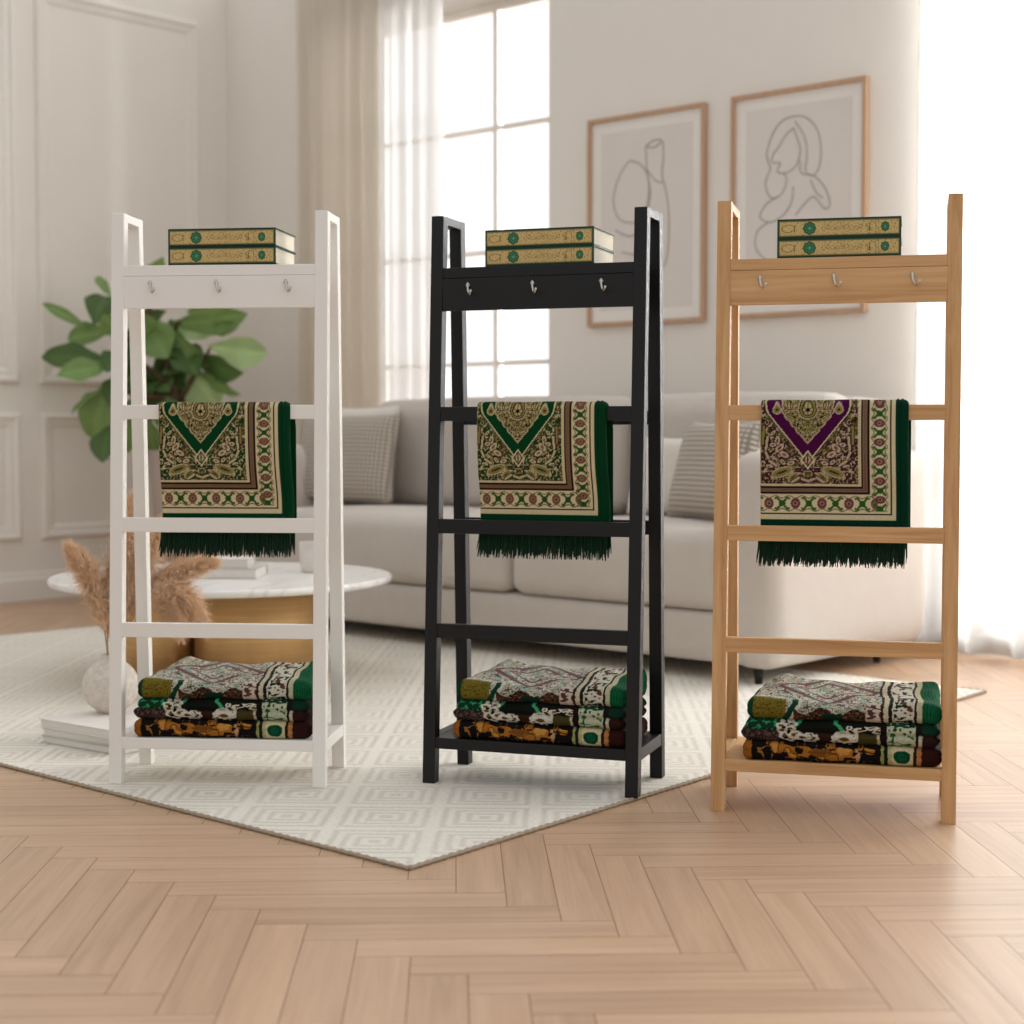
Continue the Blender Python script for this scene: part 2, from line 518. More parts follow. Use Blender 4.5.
# ------------------------------------------------------------------ framed line drawings
M_frame = wood('frame_wood', (184, 146, 116), (194, 158, 128), (204, 168, 138), 'z', 0.5)
M_paper = plain('art_paper', (226, 218, 210), 0.9, 0.1, var=0.01, bmp=0.02)
M_mat_board = plain('mat_board', (238, 233, 226), 0.9, 0.1, var=0.01, bmp=0.02)
M_ink = plain('grey_ink', (178, 172, 166), 0.9, 0.1, var=0.02, bmp=0)

def smooth_path(pts, n=10, closed=False):
    P = [Vector((p[0], p[1], 0)) for p in pts]; out = []
    m = len(P)
    rng_ = range(m if closed else m - 1)
    for i in rng_:
        p0 = P[(i - 1) % m] if (closed or i > 0) else P[i]
        p1 = P[i]; p2 = P[(i + 1) % m]
        p3 = P[(i + 2) % m] if (closed or i + 2 < m) else p2
        for k in range(n):
            t = k / n
            out.append(0.5 * ((2 * p1) + (p2 - p0) * t + (2 * p0 - 5 * p1 + 4 * p2 - p3) * t * t + (3 * p1 - p0 - 3 * p2 + p3) * t ** 3))
    out.append(P[0] if closed else P[-1])
    return out

def framed_art(a0, a1, z0, z1, strokes, label, ymap=lambda y: y):
    strokes = [[(x, ymap(y)) for (x, y) in st] for st in strokes]
    t = room_empty('framed_picture', (a0 + a1) / 2, 0.0, z0, label, 'picture', 'framed line drawings on the back wall')
    w = (a1 - a0) / 2; h = z1 - z0; f = 0.018; d = 0.028
    bm = bmesh.new()
    add_box(bm, -w, -w + f, -d, -0.001, 0, h, 0.002); add_box(bm, w - f, w, -d, -0.001, 0, h, 0.002)
    add_box(bm, -w + f, w - f, -d, -0.001, 0, f, 0.002); add_box(bm, -w + f, w - f, -d, -0.001, h - f, h, 0.002)
    bm_obj('picture_frame', bm, M_frame, t)
    box('mat_board', -w + f, w - f, -0.012, -0.002, f, h - f, M_mat_board, t, 0)
    iw = w - f - 0.05; iz = f + 0.05
    pp = box('print_sheet', -iw, iw, -0.0135, -0.012, iz, h - iz, M_paper, t, 0)
    V = []; F = []
    for st in strokes:
        pth = smooth_path(st)
        pts3 = [(-w + p.x * 2 * w, -0.0137, h - p.y * h) for p in pth]
        pts3 = [q for i, q in enumerate(pts3) if i == 0 or (Vector(q) - Vector(pts3[i - 1])).length > 1e-4]
        vv, ff = tube_data(pts3, 0.0036, 5)
        n = len(V); V += [tuple(v) for v in vv]; F += [[i + n for i in f_] for f_ in ff]
    mesh_obj('line_drawing', V, F, M_ink, t, smooth=True)
    return t
# left picture: a round jug and a tall bottle (coordinates are fractions of the frame)
jug = [(0.36, 0.30), (0.27, 0.38), (0.22, 0.50), (0.27, 0.60), (0.40, 0.63), (0.50, 0.60), (0.54, 0.50), (0.52, 0.40), (0.46, 0.33), (0.36, 0.30)]
bottle = [(0.50, 0.24), (0.57, 0.215), (0.64, 0.225), (0.65, 0.30), (0.64, 0.40), (0.66, 0.45), (0.69, 0.55), (0.70, 0.70), (0.68, 0.84), (0.62, 0.89), (0.53, 0.87), (0.49, 0.80), (0.50, 0.62), (0.53, 0.47), (0.51, 0.36), (0.50, 0.24)]
framed_art(2.572, 3.205, 1.303, 2.215, [jug, bottle, [(0.50, 0.24), (0.57, 0.25), (0.64, 0.225)], [(0.51, 0.36), (0.58, 0.42), (0.64, 0.44)],
    [(0.24, 0.66), (0.36, 0.70), (0.46, 0.68)], [(0.30, 0.78), (0.42, 0.80), (0.50, 0.79)]],
    'framed line drawing of a round jug and tall bottle, beside the window', lambda y: 0.14 + (y - 0.215) * 0.9)
# right picture: a seated figure with long hair
hair = [(0.30, 0.40), (0.27, 0.33), (0.31, 0.24), (0.38, 0.18), (0.47, 0.165), (0.56, 0.18), (0.64, 0.24), (0.67, 0.33), (0.66, 0.42), (0.61, 0.46), (0.56, 0.43), (0.57, 0.36), (0.55, 0.27), (0.48, 0.19)]
face = [(0.47, 0.22), (0.41, 0.25), (0.36, 0.30), (0.32, 0.33), (0.31, 0.37), (0.37, 0.38), (0.35, 0.42), (0.42, 0.43), (0.49, 0.40), (0.52, 0.33), (0.49, 0.26), (0.47, 0.22)]
arm = [(0.30, 0.40), (0.26, 0.47), (0.30, 0.54), (0.38, 0.53), (0.42, 0.47), (0.40, 0.43)]
body = [(0.52, 0.38), (0.53, 0.44), (0.62, 0.46), (0.70, 0.52), (0.74, 0.60), (0.70, 0.62), (0.62, 0.56), (0.54, 0.60), (0.49, 0.64)]
leg_ = [(0.36, 0.54), (0.27, 0.57), (0.22, 0.63), (0.30, 0.66), (0.40, 0.63), (0.46, 0.57), (0.47, 0.50)]
knee = [(0.28, 0.66), (0.20, 0.70), (0.19, 0.78), (0.27, 0.84), (0.38, 0.86), (0.52, 0.84), (0.62, 0.86)]
framed_art(3.337, 3.968, 1.305, 2.216, [hair, face, arm, body, leg_, knee, [(0.60, 0.48), (0.64, 0.54), (0.69, 0.57)]],
    'framed line drawing of a seated long-haired figure, nearest the right curtain', lambda y: 0.125 + (y - 0.165) * 0.915)

# ------------------------------------------------------------------ area rug
def rug_mat():
    m, nt, out = new_mat('woven_rug')
    b = principled(nt, out, 0.95, 0.05, 0, 0.2)
    tc = nt.nodes.new('ShaderNodeTexCoord'); sp = nt.nodes.new('ShaderNodeSeparateXYZ')
    mp = nt.nodes.new('ShaderNodeMapping'); mp.inputs['Rotation'].default_value = (0, 0, math.radians(2)); mp.inputs['Location'].default_value = (0.07, 0.02, 0)
    nt.links.new(tc.outputs['Object'], mp.inputs[0])
    wn = noise(nt, tc.outputs['Object'], 25, 2)
    va = nt.nodes.new('ShaderNodeVectorMath'); va.operation = 'SCALE'; va.inputs['Scale'].default_value = 0.008
    nt.links.new(wn.outputs['Color'], va.inputs[0])
    vb = nt.nodes.new('ShaderNodeVectorMath'); vb.operation = 'ADD'
    nt.links.new(mp.outputs[0], vb.inputs[0]); nt.links.new(va.outputs[0], vb.inputs[1])
    nt.links.new(vb.outputs[0], sp.inputs[0])
    def math_(op, a, b_=None, c_=None):
        n = nt.nodes.new('ShaderNodeMath'); n.operation = op
        for i, v in enumerate((a, b_, c_)):
            if v is None: continue
            if isinstance(v, (int, float)): n.inputs[i].default_value = v
            else: nt.links.new(v, n.inputs[i])
        return n.outputs[0]
    def cell(s):
        u = math_('DIVIDE', s, 0.215); fr = math_('FRACT', u); return math_('ABSOLUTE', math_('SUBTRACT', fr, 0.5))
    dx = cell(sp.outputs['X']); dy = cell(sp.outputs['Y'])
    d = math_('MAXIMUM', dx, dy)
    ring = math_('SINE', math_('MULTIPLY', d, 2 * PI * 8.0))
    gap = math_('GREATER_THAN', d, 0.468)
    f1 = math_('ADD', math_('MULTIPLY', ring, 0.5), 0.5)
    f2 = math_('MULTIPLY', f1, math_('SUBTRACT', 1.0, gap))
    mp3 = nt.nodes.new('ShaderNodeMapping'); mp3.inputs['Scale'].default_value = (110, 330, 1)
    nt.links.new(tc.outputs['Object'], mp3.inputs[0])
    th = noise(nt, mp3.outputs[0], 1.0, 2)
    big = noise(nt, tc.outputs['Object'], 3.0, 3)
    f3 = math_('MULTIPLY', f2, math_('ADD', math_('MULTIPLY', big.outputs['Fac'], 0.9), 0.35))
    r = ramp(nt, f3, [(0.10, lin4((240, 234, 222))), (0.95, lin4((216, 208, 194)))])
    r2 = ramp(nt, th.outputs['Fac'], [(0.32, (0.80, 0.79, 0.77, 1)), (0.6, (1, 1, 1, 1))])
    mx = nt.nodes.new('ShaderNodeMixRGB'); mx.blend_type = 'MULTIPLY'; mx.inputs[0].default_value = 0.85
    nt.links.new(r.outputs[0], mx.inputs[1]); nt.links.new(r2.outputs[0], mx.inputs[2])
    nt.links.new(mx.outputs[0], b.inputs['Base Color'])
    wv = nt.nodes.new('ShaderNodeTexWave'); wv.bands_direction = 'Y'; wv.inputs['Scale'].default_value = 45; wv.inputs['Distortion'].default_value = 1.5
    nt.links.new(tc.outputs['Object'], wv.inputs[0])
    hh = math_('ADD', math_('MULTIPLY', wv.outputs['Fac'], 0.6), th.outputs['Fac'])
    bump(nt, b, hh, 0.7, 0.003)
    return m
RT = 0.007
def build_rug():
    A = gp(409, 870.5); B = gp(0, 766); Cc = gp(986, 692.5)
    dl = (B - A); dl.normalize(); dr = (Cc - A)
    far_l = A + dl * 3.85
    L_ = A; P = [L_, A + dr, A + dr + dl * 3.6, far_l]
    NS = 60
    edge = []
    for i in range(4):
        p, q = P[i], P[(i + 1) % 4]
        for k in range(NS): edge.append(p.lerp(q, k / NS))
    cen = sum(P, Vector()) / 4
    V = [(p.x, p.y, 0.0005) for p in edge] + [(p.x + (cen - p).x * .0006, p.y + (cen - p).y * .0006, RT) for p in edge]
    n = len(edge)
    F = [[i, (i + 1) % n, n + (i + 1) % n, n + i] for i in range(n)]
    F.append([n + i for i in range(n)]); F.append(list(range(n))[::-1])
    root = mesh_obj('area_rug', V, F, rug_mat())
    tag(root, 'large cream and greige woven rug with concentric diamonds, under two racks and the sofa', 'rug')
    # overcast edge binding
    V = []; F = []
    for i in range(4):
        p, q = P[i], P[(i + 1) % 4]
        Ln = (q - p).length; m = int(Ln / 0.006)
        pts = []; rad = []
        for k in range(m + 1):
            u = p.lerp(q, k / m); pts.append((u.x, u.y, 0.0045)); rad.append(0.0046 + 0.0012 * math.sin(k * PI * .5))
        vv, ff = tube_data(pts, rad, 6)
        b0 = len(V); V += [tuple(v) for v in vv]; F += [[x + b0 for x in f_] for f_ in ff]
    mesh_obj('edge_binding', V, F, plain('rug_binding', (168, 153, 134), 0.95, 0.05, var=0.15, nscale=250), root, smooth=True)
build_rug()

# ------------------------------------------------------------------ pattern functions (textile designs)
def vnoise(x, y, s, seed=0):
    x = np.asarray(x) * s; y = np.asarray(y) * s
    r = np.random.default_rng(seed); G = r.random((64, 64))
    xi = np.floor(x).astype(int); yi = np.floor(y).astype(int)
    fx = x - xi; fy = y - yi; fx = fx * fx * (3 - 2 * fx); fy = fy * fy * (3 - 2 * fy)
    g = lambda a, b: G[a % 64, b % 64]
    return (g(xi, yi) * (1 - fx) * (1 - fy) + g(xi + 1, yi) * fx * (1 - fy) + g(xi, yi + 1) * (1 - fx) * fy + g(xi + 1, yi + 1) * fx * fy)

GREEN = dict(field=(4, 60, 28), ground=(28, 62, 28), ground2=(60, 74, 38), leaf=(190, 176, 134), olive=(136, 120, 72), rose=(120, 78, 66),
             beige=(214, 197, 158), band=(118, 96, 68), dark=(42, 24, 14), border=(4, 58, 30), mot=(52, 92, 38))
PURPLE = dict(field=(72, 10, 62), ground=(62, 38, 36), ground2=(84, 78, 38), leaf=(190, 164, 140), olive=(132, 128, 66), rose=(112, 62, 70),
              beige=(214, 202, 164), band=(122, 102, 78), dark=(36, 22, 20), border=(2, 52, 34), mot=(58, 104, 44))

def rug_pattern(X, Y, S):
    """front of the hanging prayer rug; X,Y in units of about two millimetres from its upper left, S a palette"""
    c = {k: np.array(lin(v)) for k, v in S.items()}
    out = np.zeros(X.shape + (3,)); out[:] = c['ground']
    def put(mask, col): out[mask] = c[col] if isinstance(col, str) else col
    cx = 42.8
    dx = np.abs(X - cx)
    # foliage field, mirrored
    n1 = vnoise(dx, Y, 0.30, 1); n2 = vnoise(dx, Y, 0.55, 2); n3 = vnoise(dx, Y, 0.22, 3); n4 = vnoise(X, Y, 0.9, 4)
    put(n3 > 0.55, 'ground2')
    put(np.abs(n1 - 0.5) < 0.055, 'leaf')
    put((n2 > 0.72), 'leaf')
    put((n2 > 0.60) & (n1 < 0.42), 'olive')
    put((vnoise(dx, Y, 0.45, 8) > 0.76), 'rose')
    put((n4 > 0.80), 'dark')
    def line(px, py, qx, qy, w):     # distance to a segment in mirrored coordinates
        vx, vy = qx - px, qy - py; t = np.clip(((dx - px) * vx + (Y - py) * vy) / (vx * vx + vy * vy + 1e-9), 0, 1)
        return np.hypot(dx - px - t * vx, Y - py - t * vy) < w
    def blob(px, py, rx, ry, an=0.0):
        ca, sa = math.cos(an), math.sin(an); u = (dx - px) * ca + (Y - py) * sa; v = -(dx - px) * sa + (Y - py) * ca
        return (u / rx) ** 2 + (v / ry) ** 2 < 1
    # big scrolls and leaves
    for (bx_, by, rx, ry, an) in ((25, 44, 5.2, 3.0, 0.9), (21, 50, 4.6, 2.6, -0.5), (27, 37, 4.4, 2.2, 1.5), (31, 41, 3, 2, .2), (15, 58, 3.4, 2.0, 0.3), (22, 57, 3.0, 1.8, -0.8), (31, 30, 3, 1.6, .8)):
        put(blob(bx_, by, rx + .9, ry + .9, an), 'dark'); put(blob(bx_, by, rx, ry, an), 'leaf'); put(blob(bx_, by, rx * .45, ry * .4, an), 'rose')
    for (bx_, by, rx, ry, an) in ((23, 66, 9.0, 3.4, 0.35), (13, 70.5, 5.0, 2.2, 0.7)):
        put(blob(bx_, by, rx + 1, ry + 1, an), 'leaf'); put(blob(bx_, by, rx, ry, an), 'olive'); put(blob(bx_, by, rx * .6, ry * .3, an), 'ground')
    for sg in (((36, 34), (37.5, 48)), ((37.5, 48), (34, 56)), ((34, 56), (28, 60)), ((39.5, 24), (40, 40)), ((0, 74), (8, 71)), ((8, 71), (14, 75))):
        put(line(*sg[0], *sg[1], 1.9), 'dark'); put(line(*sg[0], *sg[1], 1.1), 'leaf' if sg[0][0] < 39 else 'olive')
    # niche (V shape)
    hw = np.where(Y < 9, 36.8 - 0.04 * (9 - Y) ** 1.3 * 0.6, 36.8 - (Y - 9) * 0.82)
    hw = np.where((Y >= 4) & (Y < 12), 36.8 - 0.08 * (np.maximum(Y - 4, 0)) ** 1.6, hw)
    hw = np.where(Y >= 12, 34.6 - (Y - 12) * 0.775, hw)
    hw = np.where(Y < 4, 36.8 - (4 - np.maximum(Y, 0)) * 0.5, hw)
    put(dx < hw + 3.2, 'ground')
    put((dx < hw + 3.6) & (vnoise(dx, Y, 0.8, 9) > 0.62), 'olive')
    put(dx < hw + 1.25, 'beige')
    put(dx < hw, 'field')
    # medallion hanging in the niche
    lob = 1.5 * np.abs(np.sin(Y * 0.48))
    mw = np.where(Y < 12, 22.5 - 0.1 * np.abs(Y - 6), 22.0 - (Y - 12) * 0.78) + lob
    mw = np.where(Y > 33, (40.5 - Y) * 0.85, mw)
    inm = (dx < mw) & (Y < 40.5)
    med = np.zeros_like(out); med[:] = c['olive']
    q1 = vnoise(dx, Y, 0.62, 21); q2 = vnoise(dx, Y, 0.95, 22)
    med[np.abs(q1 - .5) < .09] = c['leaf']; med[q2 > .66] = c['dark'] * 1.6; med[(q2 < .22)] = c['ground2']
    out[inm] = med[inm]
    edge_ = (dx < mw) & (dx > mw - 1.3) & (Y < 40.5); put(edge_, 'leaf')
    lobe = blob(27.5, 8.5, 4.2, 4.2); put(lobe, 'leaf'); put(blob(27.5, 8.5, 3.1, 3.1), 'olive'); put(blob(27.5, 8.5, 1.2, 1.2), 'dark')
    r = np.hypot(X - cx, (Y - 8.6)); put(r < 9, 'leaf'); put(r < 8.0, 'dark'); put(r < 7.2, 'olive'); put((r < 5.5) & (r > 4.6), 'dark')
    put((r < 4.4) & (np.cos(6 * np.arctan2(Y - 8.6, X - cx)) > 0), 'leaf'); put(r < 2, 'dark')
    # small diamond at the point of the niche
    dd = dx / 5.6 + np.abs(Y - 54.8) / 7.8; put(dd < 1.15, 'beige'); put(dd < 0.9, 'ground2'); put(dd < .62, 'rose'); put((dd < .62) & (np.abs(dx - 1.6) < .7), 'leaf'); put(dd < .18, 'dark')
    # frame lines
    U = X; W_ = Y
    def bandsel(d_lo, d_hi, y_lo, y_hi):   # L shaped band right of and below the field
        a = (U >= d_lo) & (U < d_hi) & (W_ < y_hi); b_ = (W_ >= y_lo) & (W_ < y_hi) & (U < d_hi); return a | b_
    put((U < 1.0) & (W_ < 78), 'leaf')
    put(bandsel(87.0, 89.6, 76.5, 78.8), 'beige'); put(bandsel(87.4, 88.8, 77, 78.1) & (np.sin(U * 2.2 + W_ * 2.2) > .2), 'leaf')
    put(bandsel(89.6, 91.4, 78.8, 80.6), 'dark'); put(bandsel(91.4, 95.4, 80.6, 84.2), 'band')
    put(bandsel(92.6, 94.0, 81.6, 83.0) & (np.sin((U + W_) * 3) > 0), 'rose')
    put(bandsel(95.4, 97.2, 84.2, 86.0), 'dark')
    bord = bandsel(97.2, 114.8, 86.0, 104.6); put(bord, 'beige')
    # floral border motifs
    def motifs(s, t, half, per, mask, flip):
        ph_ = (s / per); idx = np.floor(ph_).astype(int); u = (ph_ - idx - .5) * per; v = t
        odd = (idx % 2 == 0) ^ flip
        rr = np.hypot(u, v)
        rose = odd & (((u / (half * .52)) ** 2 + (v / (half * .66)) ** 2) < 1)
        out[mask & rose] = c['rose']
        out[mask & odd & (rr < half * .28)] = c['band'] * 1.5
        out[mask & odd & (rr < half * .12)] = c['dark']
        xs = (~odd) & (np.abs(np.abs(u) - np.abs(v) * .8) < 1.5) & (np.maximum(np.abs(u), np.abs(v)) < half * .78)
        out[mask & xs] = c['mot']
        out[mask & (~odd) & (rr < half * .36)] = c['mot'] * .7
        sc = mask & (np.abs(np.abs(v) - half * (.78 - .14 * np.cos(u / per * 2 * PI))) < .55)
        out[sc] = c['band']
        tiny = mask & (np.hypot(np.abs(u) - per * .5, np.abs(v) - half * .62) < 1.1); out[tiny] = c['mot']
    mb = bord & (W_ >= 86.0) & (W_ < 104.6) & (U < 104); motifs(U - 2, W_ - 95.5, 8.2, 11.8, mb, False)
    mr = bord & (U >= 97.0) & (W_ < 103); motifs(W_ + 1, U - 106.0, 7.4, 8.8, mr, False)
    put(bandsel(114.8, 116.4, 104.6, 106.2), 'dark'); put(bandsel(116.4, 121.2, 106.2, 111.0), 'beige')
    put((U >= 121.2) | (W_ >= 111.0), 'border')
    return out * (0.90 + 0.2 * vnoise(X, Y, 1.7, 30))[..., None]

M_pile = vcol('prayer_rug_pile', 0.95, 700, 0.6, 0.0)
M_fringe = plain('green_fringe', (4, 46, 26), 0.9, 0.1, var=0.2, nscale=300, bmp=0, sheen=0.1)

RUNG_D = 0.017
LEAN = 0.0687; RH = 1.35; PT = 0.0305
def vf(z): return LEAN * z / RH

def hanging_rug_mesh(S, seed):
    """draped folded rug, rack local coordinates with x from its own left edge. returns body (verts, faces, colours)"""
    z2t = 0.898; v2 = vf(0.885); u = 0.00243
    Wd = 0.319
    th = 0.010
    vc = v2 + RUNG_D / 2          # centre of the rung in depth
    zb_f = 0.612; zb_b = 0.615
    rr = RUNG_D / 2 + 0.0012
    # path of the inner surface from the front bottom, over the rung, to the back bottom
    path = []
    n1 = 175
    for i in range(n1):
        z = zb_f + (z2t - 0.004 - zb_f) * i / (n1 - 1)
        tt = (z2t - z) / (z2t - zb_f)
        # tucked behind the rung below
        back = 0.0235 * (1 / (1 + math.exp(-(tt - 0.62) * 14)))
        path.append((vc - rr + back, z))
    for i in range(1, 12):
        a = PI * i / 12
        path.append((vc - rr * math.cos(a), z2t - 0.004 + (rr * 0.55) * math.sin(a)))
    nb = 30
    for i in range(nb):
        z = z2t - 0.004 - (z2t - 0.004 - zb_b) * i / (nb - 1)
        path.append((vc + rr + 0.016 * min(1, (z2t - z) / .05), z))
    path = np.array(path)
    tg = np.gradient(path, axis=0); tg /= np.linalg.norm(tg, axis=1)[:, None]
    nrm = np.stack([-tg[:, 1], tg[:, 0]], 1)      # outward normal (front side points to -v)
    # cross section ring: (u offset along x, height above the inner surface)
    nout = 186
    ring = []
    for i in range(nout):
        x = (Wd - 0.012) * i / (nout - 1)
        h = th + 0.0006 * math.sin(x * 40)
        x0r = Wd - 0.0275
        if x > x0r: h = th + 0.0035 * abs(math.sin((x - x0r) / 0.0092 * PI)) * 1.0 - 0.0015
        if x < 0.004: h = th * math.sqrt(max(0.05, 1 - ((0.004 - x) / 0.004) ** 2))
        ring.append((x, h))
    for i in range(1, 8):
        a = PI / 2 * i / 8
        ring.append((Wd - 0.012 + 0.012 * math.sin(a), (th) * math.cos(a)))
    ring.append((Wd, 0.0)); ring.append((Wd * .5, 0.0)); ring.append((0.0, 0.0))
    ring = np.array(ring)
    nr = len(ring); npth = len(path)
    wav = np.array([0.0011 * math.sin(i * .05 + seed) for i in range(npth)])
    V = np.zeros((npth, nr, 3))
    V[..., 0] = ring[None, :, 0] + (0.0018 * np.sin(np.linspace(0, 5, npth) + seed))[:, None] * (ring[None, :, 0] / Wd)
    h = ring[None, :, 1] + np.where(ring[None, :, 1] > 0.004, wav[:, None] * 0.3, 0)
    # back flap swings slightly to the right
    V[..., 1] = path[:, 0][:, None] + nrm[:, 0][:, None] * h
    V[..., 2] = path[:, 1][:, None] + nrm[:, 1][:, None] * h
    V[n1 + 12:, :, 0] += 0.005
    # colours by arc length on the outer face
    arc = np.concatenate([[0], np.cumsum(np.linalg.norm(np.diff(path, axis=0), axis=1))])
    top_i = n1 + 5
    Yv = (z2t + 0.009 - path[:, 1]) / 0.00234; Yv[top_i:] = -(arc[top_i:] - arc[top_i]) / u
    XX = np.broadcast_to(ring[None, :, 0] / u, (npth, nr)); YY = np.broadcast_to(Yv[:, None], (npth, nr))
    Cc = rug_pattern(XX, np.abs(YY), S)
    g = np.array(lin(S['border']))
    side = (XX * u > Wd - 0.0275)
    Cc[side] = g[None] * 1.0
    Cc[:, -3:] = g
    idx = np.arange(npth * nr).reshape(npth, nr)
    a = idx[:-1, :]; b = idx[1:, :]
    F = np.stack([a, np.roll(a, -1, 1), np.roll(b, -1, 1), b], -1).reshape(-1, 4)
    Vf = V.reshape(-1, 3); Cf = Cc.reshape(-1, 3)
    return Vf, F, Cf, (path[0], path[-1], Wd)

def fringe_mesh(x0, x1, v, z, n, L, seed, spread=0.004):
    r = random.Random(seed)
    V = []; F = []
    for i in range(n):
        x = x0 + (x1 - x0) * (i + r.random()) / n
        l = L * (1.0 - 0.3 * r.random() ** 1.6); dx = r.uniform(-0.005, 0.003) - 0.004 * (1 - (x - x0) / (x1 - x0)); dv = r.uniform(-spread, spread)
        w = r.uniform(0.0017, 0.0024)
        vv = v + r.uniform(-0.003, 0.003)
        pts = [(x, vv, z + 0.004), (x + dx * .3, vv + dv * .4, z - l * .5), (x + dx, vv + dv, z - l)]
        a, b = tube_data(pts, [w, w * .95, w * .4], 4)
        m = len(V); V += [tuple(p) for p in a]; F += [[q + m for q in f] for f in b]
    return V, F

# ------------------------------------------------------------------ ladder racks
RACKS = [
    dict(X=-0.9551, Y=3.8699, yaw=-0.0922, W=0.5202, D=0.2595, mat='white', name='white'),
    dict(X=-0.2130, Y=3.8793, yaw=-0.3310, W=0.5265, D=0.2630, mat='black', name='black'),
    dict(X=0.4391, Y=3.6173, yaw=-0.2396, W=0.5253, D=0.2987, mat='oak', name='oak'),
]
def mat_for(kind, ax):
    return {'white': M_white, 'black': M_black}.get(kind) or M_oak[ax]

ZS = {'white': 1.005, 'black': 1.0, 'oak': 1.0}
def make_rack(R):
    k = R['mat']; z0 = RT if k != 'oak' else 0.0
    lab = {'white': 'white ladder rack standing on the rug at the left', 'black': 'black ladder rack standing on the rug in the middle',
           'oak': 'natural oak ladder rack standing on the parquet at the right'}[k]
    t = empty('ladder_rack', (R['X'], R['Y'], z0), R['yaw'], lab, 'rack', None)
    W, D = R['W'], R['D']; s = PT; b = 0.0494; H = RH - z0
    vfl = lambda z: LEAN * (z + z0) / RH
    f = lambda z: vfl(z)
    for x in (0, W - PT):
        bm = bmesh.new(); add_prism(bm, [(x, 0, 0), (x + PT, 0, 0), (x + PT, s, 0), (x, s, 0)], [(x, f(H), H), (x + PT, f(H), H), (x + PT, f(H) + s, H), (x, f(H) + s, H)], 0.0014)
        bm_obj('front_post', bm, mat_for(k, 'z'), t)
    for x in (0, W - PT):
        bm = bmesh.new(); add_prism(bm, [(x, D - s, 0), (x + PT, D - s, 0), (x + PT, D, 0), (x, D, 0)], [(x, D - b - s, H), (x + PT, D - b - s, H), (x + PT, D - b, H), (x, D - b, H)], 0.0014)
        bm_obj('rear_post', bm, mat_for(k, 'z'), t)
    rear = lambda z: D - s - b * z / H
    for x in (0, W - PT):
        box('top_bar', x + .0004, x + PT - .0004, f(H) + s - 0.002, D - b - s + 0.002, H - 0.02, H - .0005, mat_for(k, 'y'), t)
    dz = -z0
    xi0, xi1 = PT - 0.0005, W - PT + 0.0005
    # top shelf board and hook rail
    lo = -0.006 if k == 'oak' else 0.0
    zs0, zs1 = 1.201 + dz + lo, 1.226 + dz + lo
    box('top_shelf', xi0, xi1, f(1.21) + 0.0012, rear(1.2) + s * .9, zs0, zs1, mat_for(k, 'x'), t)
    hr = box('hook_rail', xi0, xi1, f(1.16) + 0.0008, f(1.16) + 0.0185, 1.125 + dz + lo, zs0 - 0.0008, mat_for(k, 'x'), t)
    rung_z = [(0.8645, 0.898), (0.599, 0.633), (0.352, 0.386)]
    for (a, c) in rung_z:
        vv = f((a + c) / 2) + (0.0006)
        box('rung', xi0, xi1, vv, vv + RUNG_D, a + dz, c + dz, mat_for(k, 'x'), t)
    if k == 'black':
        for (a, c) in ((0.858, 0.892), (0.596, 0.632)):
            vv = rear((a + c) / 2)
            box('rear_rung', xi0, xi1, vv + 0.006, vv + 0.022, a + dz - 0.002, c + dz - .004, mat_for(k, 'x'), t)
    box('bottom_shelf', xi0, xi1, f(.1) + 0.001, rear(.1) + s * .9, 0.090 + dz, 0.116 + dz, mat_for(k, 'x'), t)
    for x in (0, W - PT):
        box('side_rail', x + .001, x + PT - .001, f(.1) + s - 0.001, rear(.1) + .001, 0.088 + dz, 0.116 + dz, mat_for(k, 'y'), t)
    # three coat hooks
    hv = f(1.16) + 0.0008
    for hx in (0.098, 0.258, 0.424):
        V = []; F = []
        def add(vf_):
            m = len(V); V.extend([tuple(p) for p in vf_[0]]); F.extend([[q + m for q in fc] for fc in vf_[1]])
        zt = 1.190 + dz + lo
        add(tube_data([(hx - .003, hv - 0.0015, zt), (hx - .003, hv - 0.003, zt - 0.004), (hx - .002, hv - 0.004, zt - 0.015), (hx + .001, hv - 0.008, zt - 0.024),
                       (hx + .006, hv - 0.016, zt - 0.029), (hx + .011, hv - 0.023, zt - 0.027), (hx + .014, hv - 0.026, zt - 0.019)],
                      [0.0026, 0.0028, 0.0028, 0.0026, 0.0026, 0.0026, 0.003], 8))
        add(tube_data([(hx - .003, hv + 0.0005, zt - 0.006), (hx - .003, hv - 0.003, zt - 0.006)], 0.0048, 12))
        h_ = mesh_obj('coat_hook', V, F, M_steel, hr, smooth=True)
        h_['label'] = 'small silver coat hook'
    t.scale = (1, 1, ZS[k])
    R['obj'] = t
    return t

def local(R, u, v, z=0):
    c, s = math.cos(R['yaw']), math.sin(R['yaw'])
    return Vector((R['X'] + u * c - v * s, R['Y'] + u * s + v * c, z))

for R in RACKS: make_rack(R)

